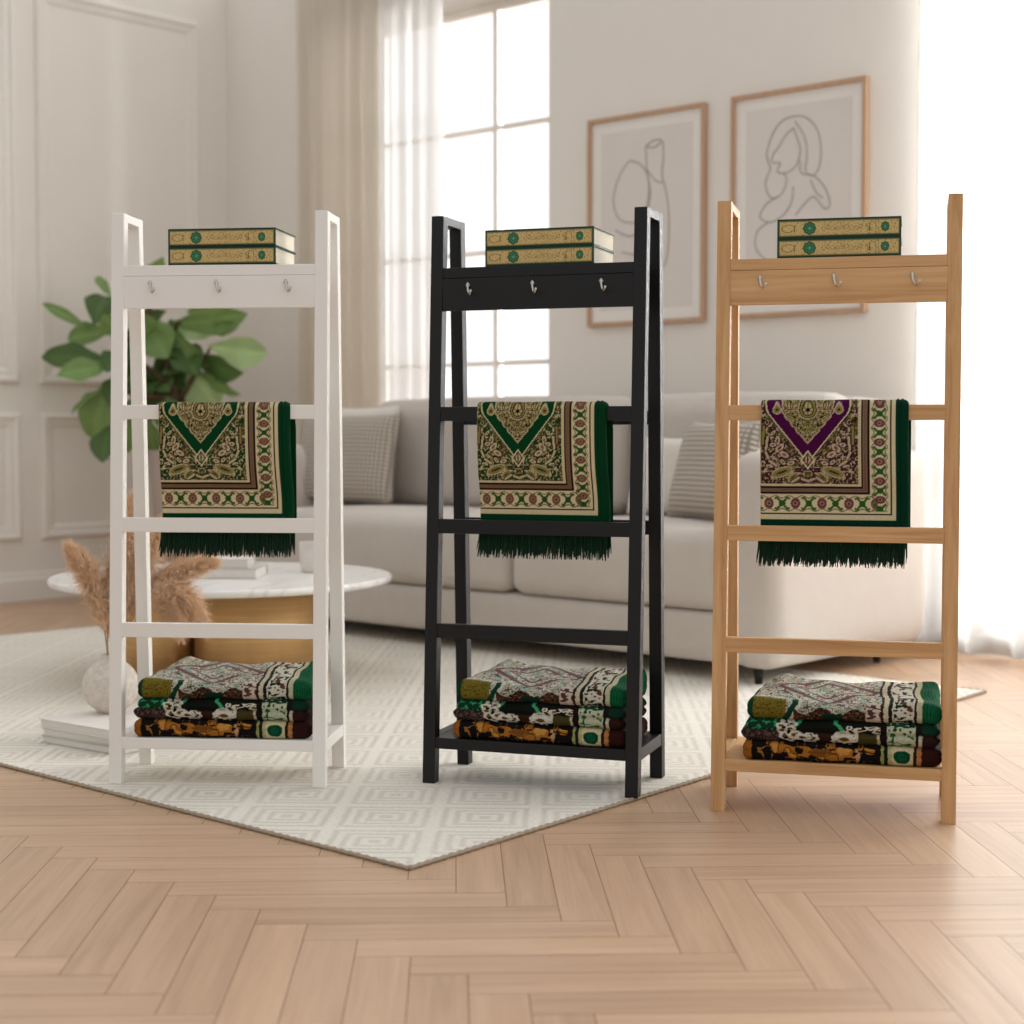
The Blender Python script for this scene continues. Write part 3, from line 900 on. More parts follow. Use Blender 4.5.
# hanging prayer rugs
HR = {}
def hang(R, x0, S, key, label, wd_scale=1.0, seed=1):
    if key not in HR:
        V, F, Cc, info = hanging_rug_mesh(S, 1.0)
        HR[key] = (V, F, Cc, info)
    V, F, Cc, info = HR[key]
    t = empty('prayer_rug', local(R, x0, 0, 0), R['yaw'], label, 'prayer rug', 'prayer rugs draped over the racks')
    b = mesh_obj('rug_body', V, F, M_pile, t, smooth=True, colors=Cc)
    p0, p1, Wd = info
    a, c = fringe_mesh(-0.002, Wd - 0.007, p0[0] - 0.004, p0[1] + .001, 290, 0.072, seed)
    fr = mesh_obj('fringe', a, c, M_fringe, t, smooth=True); fr['kind'] = 'stuff'; fr['label'] = 'dark green knotted fringe'
    a, c = fringe_mesh(0.004, Wd - 0.002, p1[0] + 0.004, p1[1] + .001, 200, 0.070, seed + 50)
    fr = mesh_obj('rear_fringe', a, c, M_fringe, t, smooth=True); fr['kind'] = 'stuff'; fr['label'] = 'dark green knotted fringe of the rear flap'
    t.scale = (wd_scale, 1, 1)
    return t
hang(RACKS[0], 0.118, GREEN, 'g', 'green and beige prayer rug hung over a rung of the white ladder rack', 0.993, 1)
hang(RACKS[1], 0.125, GREEN, 'g', 'green and beige prayer rug hung over a rung of the black ladder rack', 0.99, 2)
hang(RACKS[2], 0.100, PURPLE, 'p', 'purple-centred prayer rug hung over a rung of the oak ladder rack', 1.0, 3)

# ------------------------------------------------------------------ folded rugs on the bottom shelves
def fold_colors(U, X, kind):
    """U unit box coordinates, colour design of each folded rug"""
    x = U[:, 0]; y = U[:, 1]; z = U[:, 2]
    jx = vnoise(x * 200, y * 90 + z * 25, 0.3, 91) - .5; jz = vnoise(x * 200, y * 90 + z * 25, 0.3, 92) - .5
    x = np.clip(x + jx * 0.006, 0, 1); z = np.clip(z + jz * 0.08, 0, 1)
    n = len(x); c = np.zeros((n, 3))
    L = lambda *q: np.array(lin(q))
    xm = x * 200; ym = y * 90
    n1 = vnoise(xm, ym + z * 25, 0.16, 41); n2 = vnoise(xm, ym + z * 25, 0.33, 42); n3 = vnoise(xm, ym + z * 25, 0.7, 43)
    front = y < 0.06
    if kind == 'top':
        c[:] = L(205, 198, 182)
        m1 = vnoise(xm, ym + z * 25, 0.24, 141); m2 = vnoise(xm, ym + z * 25, 0.13, 142); m3 = vnoise(xm, ym + z * 25, 0.42, 143)
        c[(m2 > .62)] = L(186, 172, 152)
        c[np.abs(m1 - .5) < .05] = L(78, 84, 62)
        c[np.abs(m3 - .5) < .045] = L(128, 112, 92)
        c[(m3 > .80)] = L(36, 48, 34); c[(m1 > .80)] = L(120, 88, 84)
        c[(n1 > .74) & (n2 > .5)] = L(150, 182, 164)
        c[(n1 < .2)] = L(140, 160, 140)
        # mauve diamond lines on the top face
        for (cx, cy, rx, ry) in ((0.42, .5, .27, .42), (0.42, .5, .17, .26)):
            d = np.abs(x - cx) / rx + np.abs(y - cy) / ry
            c[(np.abs(d - 1) < .08) & ~front] = L(112, 76, 80)
        # front roll: olive patch, diagonal green, brown scallops
        ft = (y < 0.10)
        c[ft & (x < .21)] = L(120, 104, 34)
        c[ft & (x < .21) & (n3 > .6)] = L(88, 80, 20)
        dg = x - z * 0.05
        c[ft & (dg > .19) & (dg < .235)] = L(8, 58, 36); c[ft & (dg > .225) & (dg < .245)] = L(200, 196, 180)
        sc = 0.55 + 0.22 * np.sin(x * 36)
        br = ft & (x > .25) & (x < .66) & (z < sc); c[br] = L(62, 38, 24)
        c[br & (n2 > .6)] = L(24, 18, 12); c[br & (n3 > .72)] = L(120, 84, 62)
        c[ft & (x > .40) & (x < .50) & (z < .45)] = L(10, 44, 30)
        bb = ft & (x > .62) & (x < .695); c[bb] = L(200, 184, 168); c[bb & (n2 > .58)] = L(86, 54, 50)
        # stripes wrapping over the right part
        def st(a, b, col): c[(x >= a) & (x < b)] = L(*col)
        st(.695, .71, (48, 26, 20)); st(.71, .735, (196, 184, 156)); st(.735, .755, (30, 26, 20))
        st(.755, .865, (206, 200, 180)); m = (x >= .762) & (x < .86)
        c[m & (n2 > .60)] = L(22, 44, 24); c[m & (n1 > .72)] = L(96, 50, 44)
        st(.865, .878, (36, 30, 20)); st(.878, .905, (190, 184, 150)); st(.905, 1.01, (4, 92, 54))
        c[(x >= .905) & (np.sin(x * 420) > .35)] = L(6, 62, 38)
        c[(x < .035)] = L(8, 58, 34)
    elif kind == 'middle':
        c[:] = L(14, 20, 12)
        c[(z > .52) & (x < .2)] = L(16, 52, 30); c[(z > .52) & (x < .2) & (n2 > .68)] = L(40, 150, 100)
        c[(z <= .52) & (x < .19)] = L(48, 30, 28); c[(z <= .52) & (x < .19) & (n3 > .6)] = L(96, 74, 70)
        c[(z <= .46) & (x > .36) & (x < .5)] = L(52, 26, 14)
        for (a, b) in ((.27, .33), (.50, .46)):
            g = np.abs((x - a) - (z - .75) * .10 * (1 if a < .4 else -1)) < .012; c[g & (z > .5)] = L(60, 160, 110)
        def fl(cx, cz, rx, rz, hole=True):
            d = ((x - cx) / rx) ** 2 + ((z - cz) / rz) ** 2
            c[d < 1] = L(214, 206, 190)
            if hole: c[d < .22] = L(96, 74, 26)
        for (cx, cz, rx, rz) in ((.235, .86, .05, .2), (.25, .3, .06, .26), (.345, .2, .05, .26), (.53, .3, .075, .3)):
            fl(cx, cz, rx, rz, False)
            for q in range(5):
                a_ = q * 1.257 + cx * 30; d = ((x - cx - .45 * rx * math.cos(a_)) / (.26 * rx)) ** 2 + ((z - cz - .5 * rz * math.sin(a_)) / (.26 * rz)) ** 2
                c[d < 1] = L(14, 14, 10) if q % 2 else L(70, 46, 20)
        for (cx, cz, rx, rz) in ((.20, .78, .03, .16), (.205, .55, .028, .17), (.22, .3, .028, .2), (.245, .6, .03, .13), (.27, .36, .035, .16), (.31, .22, .045, .2), (.245, .12, .03, .12),
                                 (.52, .24, .055, .24), (.56, .55, .03, .16), (.48, .1, .03, .1), (.545, .78, .018, .12), (.60, .7, .035, .1), (.66, .8, .04, .09), (.69, .62, .03, .1)):
            fl(cx, cz, rx, rz)
        for (cx, cz) in ((.215, .68), (.24, .48), (.225, .2), (.555, .62), (.62, .74)):
            d = ((x - cx) / .012) ** 2 + ((z - cz) / .07) ** 2; c[d < 1] = L(10, 12, 8)
        m = (z < .5) & (x > .59) & (x < .685); c[m] = L(70, 62, 26)
        def st(a, b, col, zz=1.0): c[(x >= a) & (x < b) & (z < zz)] = L(*col)
        st(.685, .70, (190, 180, 150), .5); st(.70, .735, (26, 14, 12)); st(.735, .875, (186, 190, 160)); m = (x >= .74) & (x < .87)
        c[m & (n2 > .52) & (z > .45)] = L(10, 70, 44); c[m & (np.abs(n1 - .5) < .12) & (z < .5)] = L(40, 92, 40)
        st(.875, .89, (20, 16, 12)); st(.89, .91, (196, 186, 160), .5); st(.91, 1.01, (44, 22, 18)); c[(x > .91) & (z > .55)] = L(8, 46, 30)
    else:
        c[:] = L(16, 11, 8)
        og = L(166, 104, 34)
        def bl(cx, cz, rx, rz, col=(166, 104, 34), an=0.0):
            u = (x - cx) * math.cos(an) + (z - cz) * .35 * math.sin(an); v = -(x - cx) * math.sin(an) + (z - cz) * .35 * math.cos(an)
            c[(u / rx) ** 2 + (v / (rz * .35)) ** 2 < 1] = L(*col)
        c[x < .05] = L(150, 92, 30)
        bl(.20, .7, .055, .3); bl(.25, .45, .05, .35); bl(.31, .6, .05, .3); bl(.48, .5, .10, .42); bl(.40, .55, .06, .22, (120, 72, 24), .2)
        bl(.29, .62, .022, .22, (20, 12, 8)); bl(.22, .35, .02, .15, (20, 12, 8)); bl(.62, .75, .05, .2); bl(.585, .4, .012, .45, (190, 150, 120)); bl(.17, .9, .03, .2)
        k1 = vnoise(x * 200, z * 22, 0.15, 151); og_ = (c[:, 0] > .3) & (x > .06)
        c[og_ & (np.abs(k1 - .5) < .05)] = L(30, 18, 8); c[og_ & (k1 > .72)] = L(196, 140, 66)
        c[(~og_) & (np.abs(k1 - .42) < .03) & (x > .08) & (x < .68)] = L(150, 100, 44)
        def st(a, b, col): c[(x >= a) & (x < b)] = L(*col)
        st(.70, .715, (150, 150, 90)); st(.715, .735, (20, 30, 16)); st(.735, .755, (170, 168, 120)); st(.755, .86, (204, 190, 150))
        d = ((x - .805) / .042) ** 2 + ((z - .5) / .40) ** 2; c[d < 1] = L(6, 78, 48); c[(np.abs(d - .45) < .12)] = L(4, 50, 30)
        st(.86, .875, (40, 24, 14)); st(.875, .90, (176, 120, 70)); st(.90, 1.01, (48, 18, 14))
    # back, right and bottom faces keep plain ground where the design is not folded round
    c *= (0.68 + .55 * vnoise(xm, ym + z * 25, 1.6, 55))[:, None]
    return c

def folded_mesh(kind, sx, sy, sz):
    nx, ny, nz = 280, 84, 32
    X, F, U = rounded_block(sx, sy, sz, sz * 0.42, nx, ny, nz)
    C_ = fold_colors(U, X, kind)
    x, y, z = U[:, 0], U[:, 1], U[:, 2]
    # slight crease halfway up on the outside: two folded layers
    side = np.minimum.reduce([x, 1 - x, y, 1 - y])
    cre = np.exp(-((z - .5) / .09) ** 2) * np.exp(-(side / .03) ** 2)
    if kind != 'middle': cre *= .15
    ctr = X.copy(); ctr[:, 2] = X[:, 2]
    dirx = np.where(x < .03, 1, np.where(x > .97, -1, 0)); diry = np.where(y < .03, 1, np.where(y > .97, -1, 0))
    X[:, 0] += dirx * cre * 0.007; X[:, 1] += diry * cre * 0.006
    X[:, 1] += 0.0035 * np.sin(x * 17 + {'top': 0, 'middle': 2, 'bottom': 4}[kind]) * (1 - y) ** 2
    X[:, 1] += 0.0012 * (vnoise(x * 200, z * 30, 0.4, 77) - .5) * (y < .05)
    if kind == 'top':
        # the rear left corner is humped, soft ripples across
        hump = 0.010 * np.exp(-((x - .12) / .16) ** 2) * np.clip(y * 1.3, 0, 1) - 0.004 * np.exp(-((x - .45) / .2) ** 2)
        rip = 0.0020 * np.sin(x * 23 + y * 5) + 0.0016 * np.sin(y * 14 + x * 7)
        X[:, 2] += 0.024 * y * z * np.clip(x * 6, 0, 1)
        X[:, 2] += (hump + rip) * np.clip(z, 0, 1) ** 1.5
        X[:, 0] += 0.018 * np.exp(-(x / .2) ** 2) * y + 0.003 * np.sin(y * 9) * (x > .5)
    elif kind == 'middle':
        X[:, 0] -= 0.006 * (z < .5) * np.exp(-(x / .1) ** 2)
        X[:, 0] += 0.004 * (z > .5) * np.exp(-(x / .1) ** 2)
    X[:, 2] += 0.0010 * (vnoise(x * 100, y * 60, 0.5, 78) - .5) * z
    return X, F, C_
FM = {}
SP = {'bottom': (0.427, 0.214, 0.042), 'middle': (0.424, 0.212, 0.052), 'top': (0.417, 0.208, 0.042)}
for k_ in SP: FM[k_] = folded_mesh(k_, *SP[k_])
SHARE = {}
M_velvet = vcol('folded_rug_pile', 0.85, 900, 0.7, 0.0, 0.12)
LBL = {'top': 'folded rug with pale filigree top, uppermost of the stack on the %s rack',
       'middle': 'folded dark rug with white flowers, middle of the stack on the %s rack',
       'bottom': 'folded black and orange rug, lowest of the stack on the %s rack'}
for R, x0 in zip(RACKS, (0.052, 0.066, 0.064)):
    z = 0.1165 * ZS[R['mat']]
    for k_ in ('bottom', 'middle', 'top'):
        sx, sy, sz = SP[k_]
        off = {'bottom': 0.0, 'middle': 0.001, 'top': 0.006}[k_]
        cx = x0 + off + sx / 2 + 0.004
        loc = local(R, cx, 0.010 + sy / 2 + {'bottom': 0, 'middle': .003, 'top': .006}[k_], z)
        if k_ not in SHARE:
            X, F, C_ = FM[k_]
            o = mesh_obj('folded_rug', X, F, M_velvet, None, True, C_); SHARE[k_] = o
        else:
            o = SHARE[k_].copy(); COL.objects.link(o)
        o.location = loc; o.rotation_euler = (0, 0, R['yaw'] + {'bottom': 0.0, 'middle': -0.01, 'top': 0.012}[k_])
        tag(o, LBL[k_] % R['name'], 'folded rug', 'rugs folded on the rack shelves')
        z += sz - 0.0015

# ------------------------------------------------------------------ books
M_cover = plain('green_cover', (14, 58, 34), 0.5, 0.4, var=0.06, nscale=60, bmp=0.15, bscale=500)
M_pages = plain('book_pages', (222, 214, 196), 0.9, 0.1, var=0.04, nscale=200, bmp=0.1, bscale=300)
M_spine = vcol('gilt_spine', 0.45, 900, 0.3, 0.0, 0.4)
BL, BD, BH = 0.266, 0.18, 0.0425
def spine_panel():
    nx, nz = 330, 40
    u = np.linspace(0, 1, nx + 1); w = np.linspace(0, 1, nz + 1)
    UU, WW = np.meshgrid(u, w)
    L = lambda *q: np.array(lin(q))
    x0, x1 = 0.004, BL - 0.004; z0, z1 = 0.0046, BH - 0.0046
    X = x0 + (x1 - x0) * UU; Z = z0 + (z1 - z0) * WW
    V = np.stack([X, np.full_like(X, -0.0006), Z], -1)
    c = np.zeros(X.shape + (3,)); c[:] = L(212, 182, 116)
    xm = X * 1000; zm = Z * 1000; H_ = BH * 1000; zc = H_ / 2
    n1 = vnoise(xm, zm, .9, 61); n2 = vnoise(xm, zm, .45, 62)
    c[n1 > .66] = L(178, 144, 80); c[n2 < .25] = L(216, 190, 130); c[n1 > .82] = L(92, 84, 44)
    e = np.minimum.reduce([xm - x0 * 1000, x1 * 1000 - xm, zm - z0 * 1000, z1 * 1000 - zm])
    c[(e < .9)] = L(120, 118, 66); c[(e > 1.5) & (e < 2.0)] = L(128, 106, 56)
    # oval cartouche at the left end
    d = np.hypot((xm - 24) / 1.7, zm - zc); c[np.abs(d - 8.2) < .55] = L(112, 92, 44)
    c[np.hypot((xm - 38), np.abs(zm - zc) - 6) < 1.2] = L(90, 74, 34)
    # ornament in the long field, small calligraphic hooks and verticals
    for k in range(9):
        cx = 100 + k * 10; d = np.hypot(xm - cx, zm - zc - 2.2 * math.sin(k * 1.7)); c[(np.abs(d - 4.2) < .45) & (zm > zc - 5)] = L(136, 112, 60)
    for (gx, gz, r) in ((193, 3.5, 2.4), (196, -5.5, 2.2), (200, -2, 2.0)):
        d = np.hypot(xm - gx, zm - zc - gz); c[(np.abs(d - r) < .6) & ((xm < gx + .5) | (zm < zc + gz))] = L(70, 58, 28)
    c[(np.abs(xm - 199) < .5) & (np.abs(zm - zc) < 8.5)] = L(84, 68, 32)
    c[(np.abs(xm - 212) < .5)] = L(104, 88, 44); c[(np.abs(xm - 218) < .35)] = L(124, 104, 56)
    # green medallions
    def med(cx, r, sx=1.0):
        a = np.arctan2(zm - zc, xm - cx); d = np.hypot((xm - cx) / sx, zm - zc)
        rr = r * (1 + .05 * np.cos(8 * a))
        c[d < rr + .9] = L(10, 56, 32); c[d < rr] = L(24, 98, 58)
        c[(d < rr * .78) & (np.cos(8 * a) > .35)] = L(64, 134, 88); c[(d < rr * .45)] = L(28, 100, 62); c[(d < rr * .3) & (np.cos(4 * a) > 0)] = L(120, 172, 120)
    med(70, 12.8); med(232, 9.6, .85)
    n = nx + 1
    idx = np.arange((nz + 1) * n).reshape(nz + 1, n)
    F = np.stack([idx[:-1, :-1], idx[:-1, 1:], idx[1:, 1:], idx[1:, :-1]], -1).reshape(-1, 4)
    # give the panel its small thickness with a rim
    rim = np.concatenate([idx[0, :], idx[1:, -1], idx[-1, :-1][::-1], idx[1:-1, 0][::-1]])
    Vf = V.reshape(-1, 3); m = len(Vf); back = Vf[rim].copy(); back[:, 1] = 0.0004
    nr = len(rim); F2 = np.array([[rim[i], m + i, m + (i + 1) % nr, rim[(i + 1) % nr]] for i in range(nr)])
    return np.concatenate([Vf, back]), np.concatenate([F, F2]), np.concatenate([c.reshape(-1, 3), c.reshape(-1, 3)[rim]])
SPN = spine_panel()
def make_book(loc, rz, label):
    t = empty('book', loc, rz, label, 'book', 'green and gold books on the racks')
    bm = bmesh.new()
    add_box(bm, 0, BL, 0, BD, 0, 0.0026, 0.0006)
    add_box(bm, 0, BL, 0, BD, BH - 0.0026, BH, 0.0006)
    add_box(bm, 0, BL, 0, 0.0028, 0.0004, BH - 0.0004, 0.0006)
    cv = bm_obj('cover', bm, M_cover, t)
    mesh_obj('spine_panel', SPN[0], SPN[1], M_spine, cv, False, SPN[2])['label'] = 'gilt spine panel with two green medallions'
    bm = bmesh.new(); add_box(bm, 0.0035, BL - 0.0035, 0.003, BD - 0.004, 0.0024, BH - 0.0024, 0.0008)
    bm_obj('page_block', bm, M_pages, t)
    return t
book0 = None
def copy_tree(o, parent=None):
    c = o.copy(); COL.objects.link(c); c.parent = parent
    for ch in list(o.children): copy_tree(ch, c)
    return c
for R, ux, dy, sc in ((RACKS[0], 0.135, -0.045, .985), (RACKS[1], 0.133, 0.0, 1.0), (RACKS[2], 0.131, -0.0, 1.0)):
    for lvl in (0, 1):
        loc = local(R, ux, 0.074, 1.2265 * ZS[R['mat']] + lvl * (BH + .0002))
        if R['name'] == 'oak': loc.z -= 0.006
        lb = '%s green and gold book on top of the %s rack' % (('lower', 'upper')[lvl], R['name'])
        if book0 is None: book0 = make_book(loc, R['yaw'] + dy, lb); bk = book0
        else:
            bk = copy_tree(book0); bk.location = loc; bk.rotation_euler = (0, 0, R['yaw'] + dy); bk['label'] = lb
        bk.scale = (sc, 1, 1)

# ------------------------------------------------------------------ sofa
M_sofa = fabric('sofa_bouclé'.replace('é', 'e'), (205, 195, 185), 0.95, 330, 0.25, 0.02, 0.4)
def cushion_obj(name, x0, x1, y0, y1, z0, z1, r, mat, parent, puff=0.0, n=(18, 14, 10)):
    X, F, U = rounded_block(x1 - x0, y1 - y0, z1 - z0, r, *n)
    if puff:
        c = (U - .5) * 2
        X[:, 2] += puff * (1 - c[:, 0] ** 2) * (1 - c[:, 1] ** 2) * (c[:, 2] > 0) * np.abs(c[:, 2])
        X[:, 1] += puff * .5 * (1 - c[:, 0] ** 2) * (1 - c[:, 2] ** 2) * c[:, 1]
    X = X + np.array([(x0 + x1) / 2, (y0 + y1) / 2, z0])
    o = mesh_obj(name, X, F, mat, parent, True)
    return o
sofa = room_empty('sofa', 2.93, 0.71, RT, 'pale beige fabric sofa with loose cushions standing against the back wall', 'sofa')
SA0, SA1 = -1.42, 1.42      # local x; local y: -b ; centre b=.71
by = lambda b: -(b - 0.71)
cushion_obj('base', SA0 + .02, SA1 - .02, by(1.235), by(0.19), 0.055, 0.235, 0.035, M_sofa, sofa)
for (x0, x1) in ((SA0, SA0 + .19), (SA1 - .19, SA1)):
    cushion_obj('armrest', x0, x1, by(1.25), by(0.17), 0.05, 0.765, 0.075, M_sofa, sofa, 0.01, (14, 24, 18))
cushion_obj('back_frame', SA0 + .17, SA1 - .17, by(0.36), by(0.165), 0.2, 0.965, 0.06, M_sofa, sofa, 0, (24, 8, 14))
mid = 0.265
for (x0, x1) in ((SA0 + .195, mid - .003), (mid + .003, SA1 - .195)):
    cushion_obj('seat_cushion', x0, x1, by(1.245), by(0.52), 0.232, 0.50, 0.055, M_sofa, sofa, 0.018, (26, 20, 12))
for (x0, x1) in ((SA0 + .195, mid - .004), (mid + .004, SA1 - .195)):
    bc = cushion_obj('back_cushion', x0, x1, by(0.56), by(0.34), 0.49, 0.972, 0.085, M_sofa, sofa, 0.012, (26, 12, 20))
M_leg = plain('dark_leg', (34, 27, 24), 0.5, 0.3)
for (a, b) in ((-1.30, 1.17), (1.32, 1.17), (-1.30, .30), (1.355, .46)):
    lathe('leg', [(0.012, 0), (0.016, 0.03), (0.020, 0.07)], M_leg, sofa, 16, (a, by(b), 0))

def weave_mat(name, c1, c2, sc):
    m, nt, out = new_mat(name)
    b = principled(nt, out, 0.95, 0.05, 0, 0.2)
    v = mapping(nt, (sc, sc, sc))
    ws = []
    for d in ('X', 'Z'):
        w_ = nt.nodes.new('ShaderNodeTexWave'); w_.bands_direction = d; w_.inputs['Scale'].default_value = 1.0; w_.inputs['Distortion'].default_value = 0.4
        nt.links.new(v, w_.inputs[0]); ws.append(w_)
    mu = nt.nodes.new('ShaderNodeMath'); mu.operation = 'MULTIPLY'
    nt.links.new(ws[0].outputs['Fac'], mu.inputs[0]); nt.links.new(ws[1].outputs['Fac'], mu.inputs[1])
    r = ramp(nt, mu.outputs[0], [(0.1, lin4(c2)), (0.55, lin4(c1))])
    nt.links.new(r.outputs[0], b.inputs['Base Color'])
    bump(nt, b, mu.outputs[0], 0.8, 0.006)
    return m
M_weave = weave_mat('waffle_weave', (214, 204, 190), (158, 146, 134), 17)
M_cream = fabric('cream_cotton', (226, 218, 208), 0.9, 300, 0.2)
def pillow(name, a, b, z, w, h, th, tilt, rz, mat, label, pinch=0.12, lean=0.0):
    nx, nz = 26, 26
    V = []; F = []
    U = np.linspace(-1, 1, nx + 1)
    idx = {}
    for side in (-1, 1):
        for j, q in enumerate(U):
            for i, p in enumerate(U):
                edge = i in (0, nx) or j in (0, nz)
                if edge and side == 1: idx[(side, i, j)] = idx[(-1, i, j)]; continue
                pr = 1 - pinch * (1 - abs(q) ** 3) * 0 - pinch * .5 * (1 - q * q) * abs(p) ** 2
                qr = 1 - pinch * .5 * (1 - p * p) * abs(q) ** 2
                t = th / 2 * ((1 - p ** 4) * (1 - q ** 4)) ** 0.55
                idx[(side, i, j)] = len(V)
                V.append((p * w / 2 * pr, side * t, h / 2 + q * h / 2 * qr))
    for side in (-1, 1):
        for j in range(nz):
            for i in range(nx):
                f = [idx[(side, i, j)], idx[(side, i + 1, j)], idx[(side, i + 1, j + 1)], idx[(side, i, j + 1)]]
                F.append(f if side == -1 else f[::-1])
    o = mesh_obj(name, V, F, mat, None, True)
    o.matrix_world = Matrix.Translation(room(a, b, z)) @ Matrix.Rotation(ROOM_RZ + rz, 4, 'Z') @ Matrix.Rotation(tilt, 4, 'X') @ Matrix.Rotation(lean, 4, 'Y')
    tag(o, label, 'cushion', 'scatter cushions on the sofa')
    return o
SZ = 0.513 + RT
pillow('cushion', 1.85, 0.85, SZ, 0.52, 0.41, 0.15, -0.22, 0.25, M_weave, 'beige waffle-weave cushion at the left end of the sofa')
pillow('cushion', 1.74, 0.70, SZ, 0.48, 0.44, 0.11, -0.15, 0.2, M_cream, 'plain cream cushion behind the waffle cushion, left end of the sofa')
pillow('cushion', 3.83, 0.90, SZ, 0.46, 0.37, 0.14, -0.28, -0.35, M_weave, 'beige waffle-weave cushion leaning in the right corner of the sofa')
pillow('cushion', 3.55, 0.72, SZ, 0.42, 0.31, 0.12, -0.25, 0.0, M_cream, 'plain pale cushion beside the waffle cushion, right half of the sofa')

# ------------------------------------------------------------------ coffee table
def marble_mat():
    m, nt, out = new_mat('white_marble')
    b = principled(nt, out, 0.25, 0.5)
    v = mapping(nt, (1, 1, 1)); n0 = noise(nt, v, 3.0, 4)
    n0.inputs['Distortion'].default_value = 1.2
    r = ramp(nt, n0.outputs['Fac'], [(0.46, lin4((240, 237, 233))), (0.50, lin4((222, 218, 214))), (0.53, lin4((240, 237, 233)))])
    nt.links.new(r.outputs[0], b.inputs['Base Color']); return m
def brass_mat():
    m, nt, out = new_mat('brushed_brass')
    b = principled(nt, out, 0.58, 0.5, 1.0)
    v = mapping(nt, (2, 2, 90)); n = noise(nt, v, 2, 3)
    r = ramp(nt, n.outputs['Fac'], [(0.3, lin4((214, 176, 124))), (0.7, lin4((228, 192, 140)))])
    nt.links.new(r.outputs[0], b.inputs['Base Color']); return m
TZ = 0.35
ctr = gp(222.5, 575, TZ); tc_ = Vector((ctr.x, ctr.y, RT))
rad = 169.5 / FPX * ctr.y
table = empty('coffee_table', tc_, 0, 'round white marble coffee table on brass drums behind the white rack', 'coffee table')
tz = TZ - RT
lathe('table_top', [(rad - .012, tz - .024), (rad - .003, tz - .020), (rad, tz - .012), (rad - .002, tz - .004), (rad - .006, tz)], marble_mat(), table, 96)
MB_ = brass_mat()
s_ = ctr.y / FPX
for (px, w_, dy) in ((255, 118, -.02), (160, 62, -.06), (196, 60, .13)):
    x = (px - 512) * s_ - tc_.x
    lathe('drum', [(w_ / 2 * s_, 0), (w_ / 2 * s_, tz - .024)], MB_, table, 128, (x, dy, 0), wob=lambda a, z: 1 + 0.02 * abs(math.sin(a * 6)))
M_bookw = plain('pale_book_cover', (214, 206, 198), 0.7, 0.3, var=0.02)
M_bookg = plain('grey_book_cover', (196, 190, 184), 0.7, 0.3, var=0.02)
def flat_book(name, w, d, h, loc, rz, cover, label, grp):
    t = empty(name, loc, rz, label, 'book', grp)
    bm = bmesh.new(); e = 0.0025
    add_box(bm, -w / 2, w / 2, -d / 2, d / 2, 0, e, 0.0006); add_box(bm, -w / 2, w / 2, -d / 2, d / 2, h - e, h, 0.0006)
    add_box(bm, -w / 2, w / 2, d / 2 - e, d / 2, 0.0004, h - .0004, 0.0006)
    bm_obj('cover', bm, cover, t)
    bm = bmesh.new(); add_box(bm, -w / 2 + .004, w / 2 - .004, -d / 2 + .004, d / 2 - e, e, h - e, 0.0006)
    bm_obj('page_block', bm, M_pages2, t); return t
M_pages2 = plain('white_pages', (226, 220, 212), 0.9, 0.1, var=0.03, nscale=150)
p = gp(238, 577, TZ)
flat_book('book', 0.24, 0.19, 0.034, (p.x - .04, p.y + .02, TZ), -0.05, M_bookg, 'larger pale grey book on the coffee table, under another', 'books on the coffee table')
flat_book('book', 0.20, 0.15, 0.030, (p.x - .055, p.y + .02, TZ + .0342), 0.0, M_bookw, 'smaller white book lying on the grey one on the coffee table', 'books on the coffee table')
p = gp(314, 572, TZ)
cup = empty('cup', (p.x, p.y, TZ), 0, 'off-white ceramic cup on the coffee table at the right', 'cup')
lathe('cup_body', [(0.036, 0), (0.044, 0.006), (0.049, 0.05), (0.051, 0.105), (0.047, 0.105), (0.045, 0.05), (0.035, 0.012), (0.005, 0.01)], plain('cup_glaze', (222, 214, 206), 0.5, 0.4), cup, 48)

# ------------------------------------------------------------------ slabs, vase, pampas
sx_dir = 54 * PI / 180
d1 = Vector((math.sin(sx_dir), -math.cos(sx_dir), 0)); d2 = Vector((math.cos(sx_dir), math.sin(sx_dir), 0))
fl = gp(41, 742.6, RT)
rzS = math.atan2(d1.y, d1.x)
SLW, SLD = 0.31, 0.235
cS = fl + d1 * SLW / 2 + d2 * SLD / 2
zz = RT + 0.0005
flat_book('book', SLW, SLD, 0.020, (cS.x, cS.y, zz), rzS, M_bookg, 'grey book at the bottom of the stack on the rug under the round vase', 'large books stacked on the rug'); zz += .0202
flat_book('book', SLW * .97, SLD * .96, 0.020, (cS.x - .003, cS.y, zz), rzS + .03, M_bookw, 'pale book in the middle of the stack on the rug under the round vase', 'large books stacked on the rug'); zz += .0202
flat_book('book', SLW * 1.03, SLD * 1.0, 0.024, (cS.x - .004, cS.y + .002, zz), rzS - .02, plain('white_book_cover', (232, 226, 218), .7, .3, var=.02), 'white book at the top of the stack on the rug, holding the vase', 'large books stacked on the rug'); zz += .0242
vb = gp(110, 713, zz)
def vase_mat():
    m, nt, out = new_mat('textured_ceramic')
    b = principled(nt, out, 0.85, 0.15)
    v = mapping(nt); n = noise(nt, v, 60, 4, .7)
    r = ramp(nt, n.outputs['Fac'], [(0.35, lin4((208, 198, 186))), (0.65, lin4((228, 220, 210)))])
    nt.links.new(r.outputs[0], b.inputs['Base Color']); bump(nt, b, n.outputs['Fac'], .6, .004); return m
RV = 0.0765
prof = [(0.030, 0.0)]
for i in range(1, 20):
    a = -PI / 2 + PI * (0.13 + 0.74 * i / 19)
    prof.append((RV * math.cos(a), 0.0735 + RV * 0.98 * math.sin(a)))
ztop = prof[-1][1]
prof += [(0.026, ztop + 0.004), (0.023, ztop + 0.012), (0.0255, ztop + 0.018), (0.021, ztop + 0.018), (0.019, ztop + 0.004), (0.03, ztop - .02), (0.002, ztop - .05)]
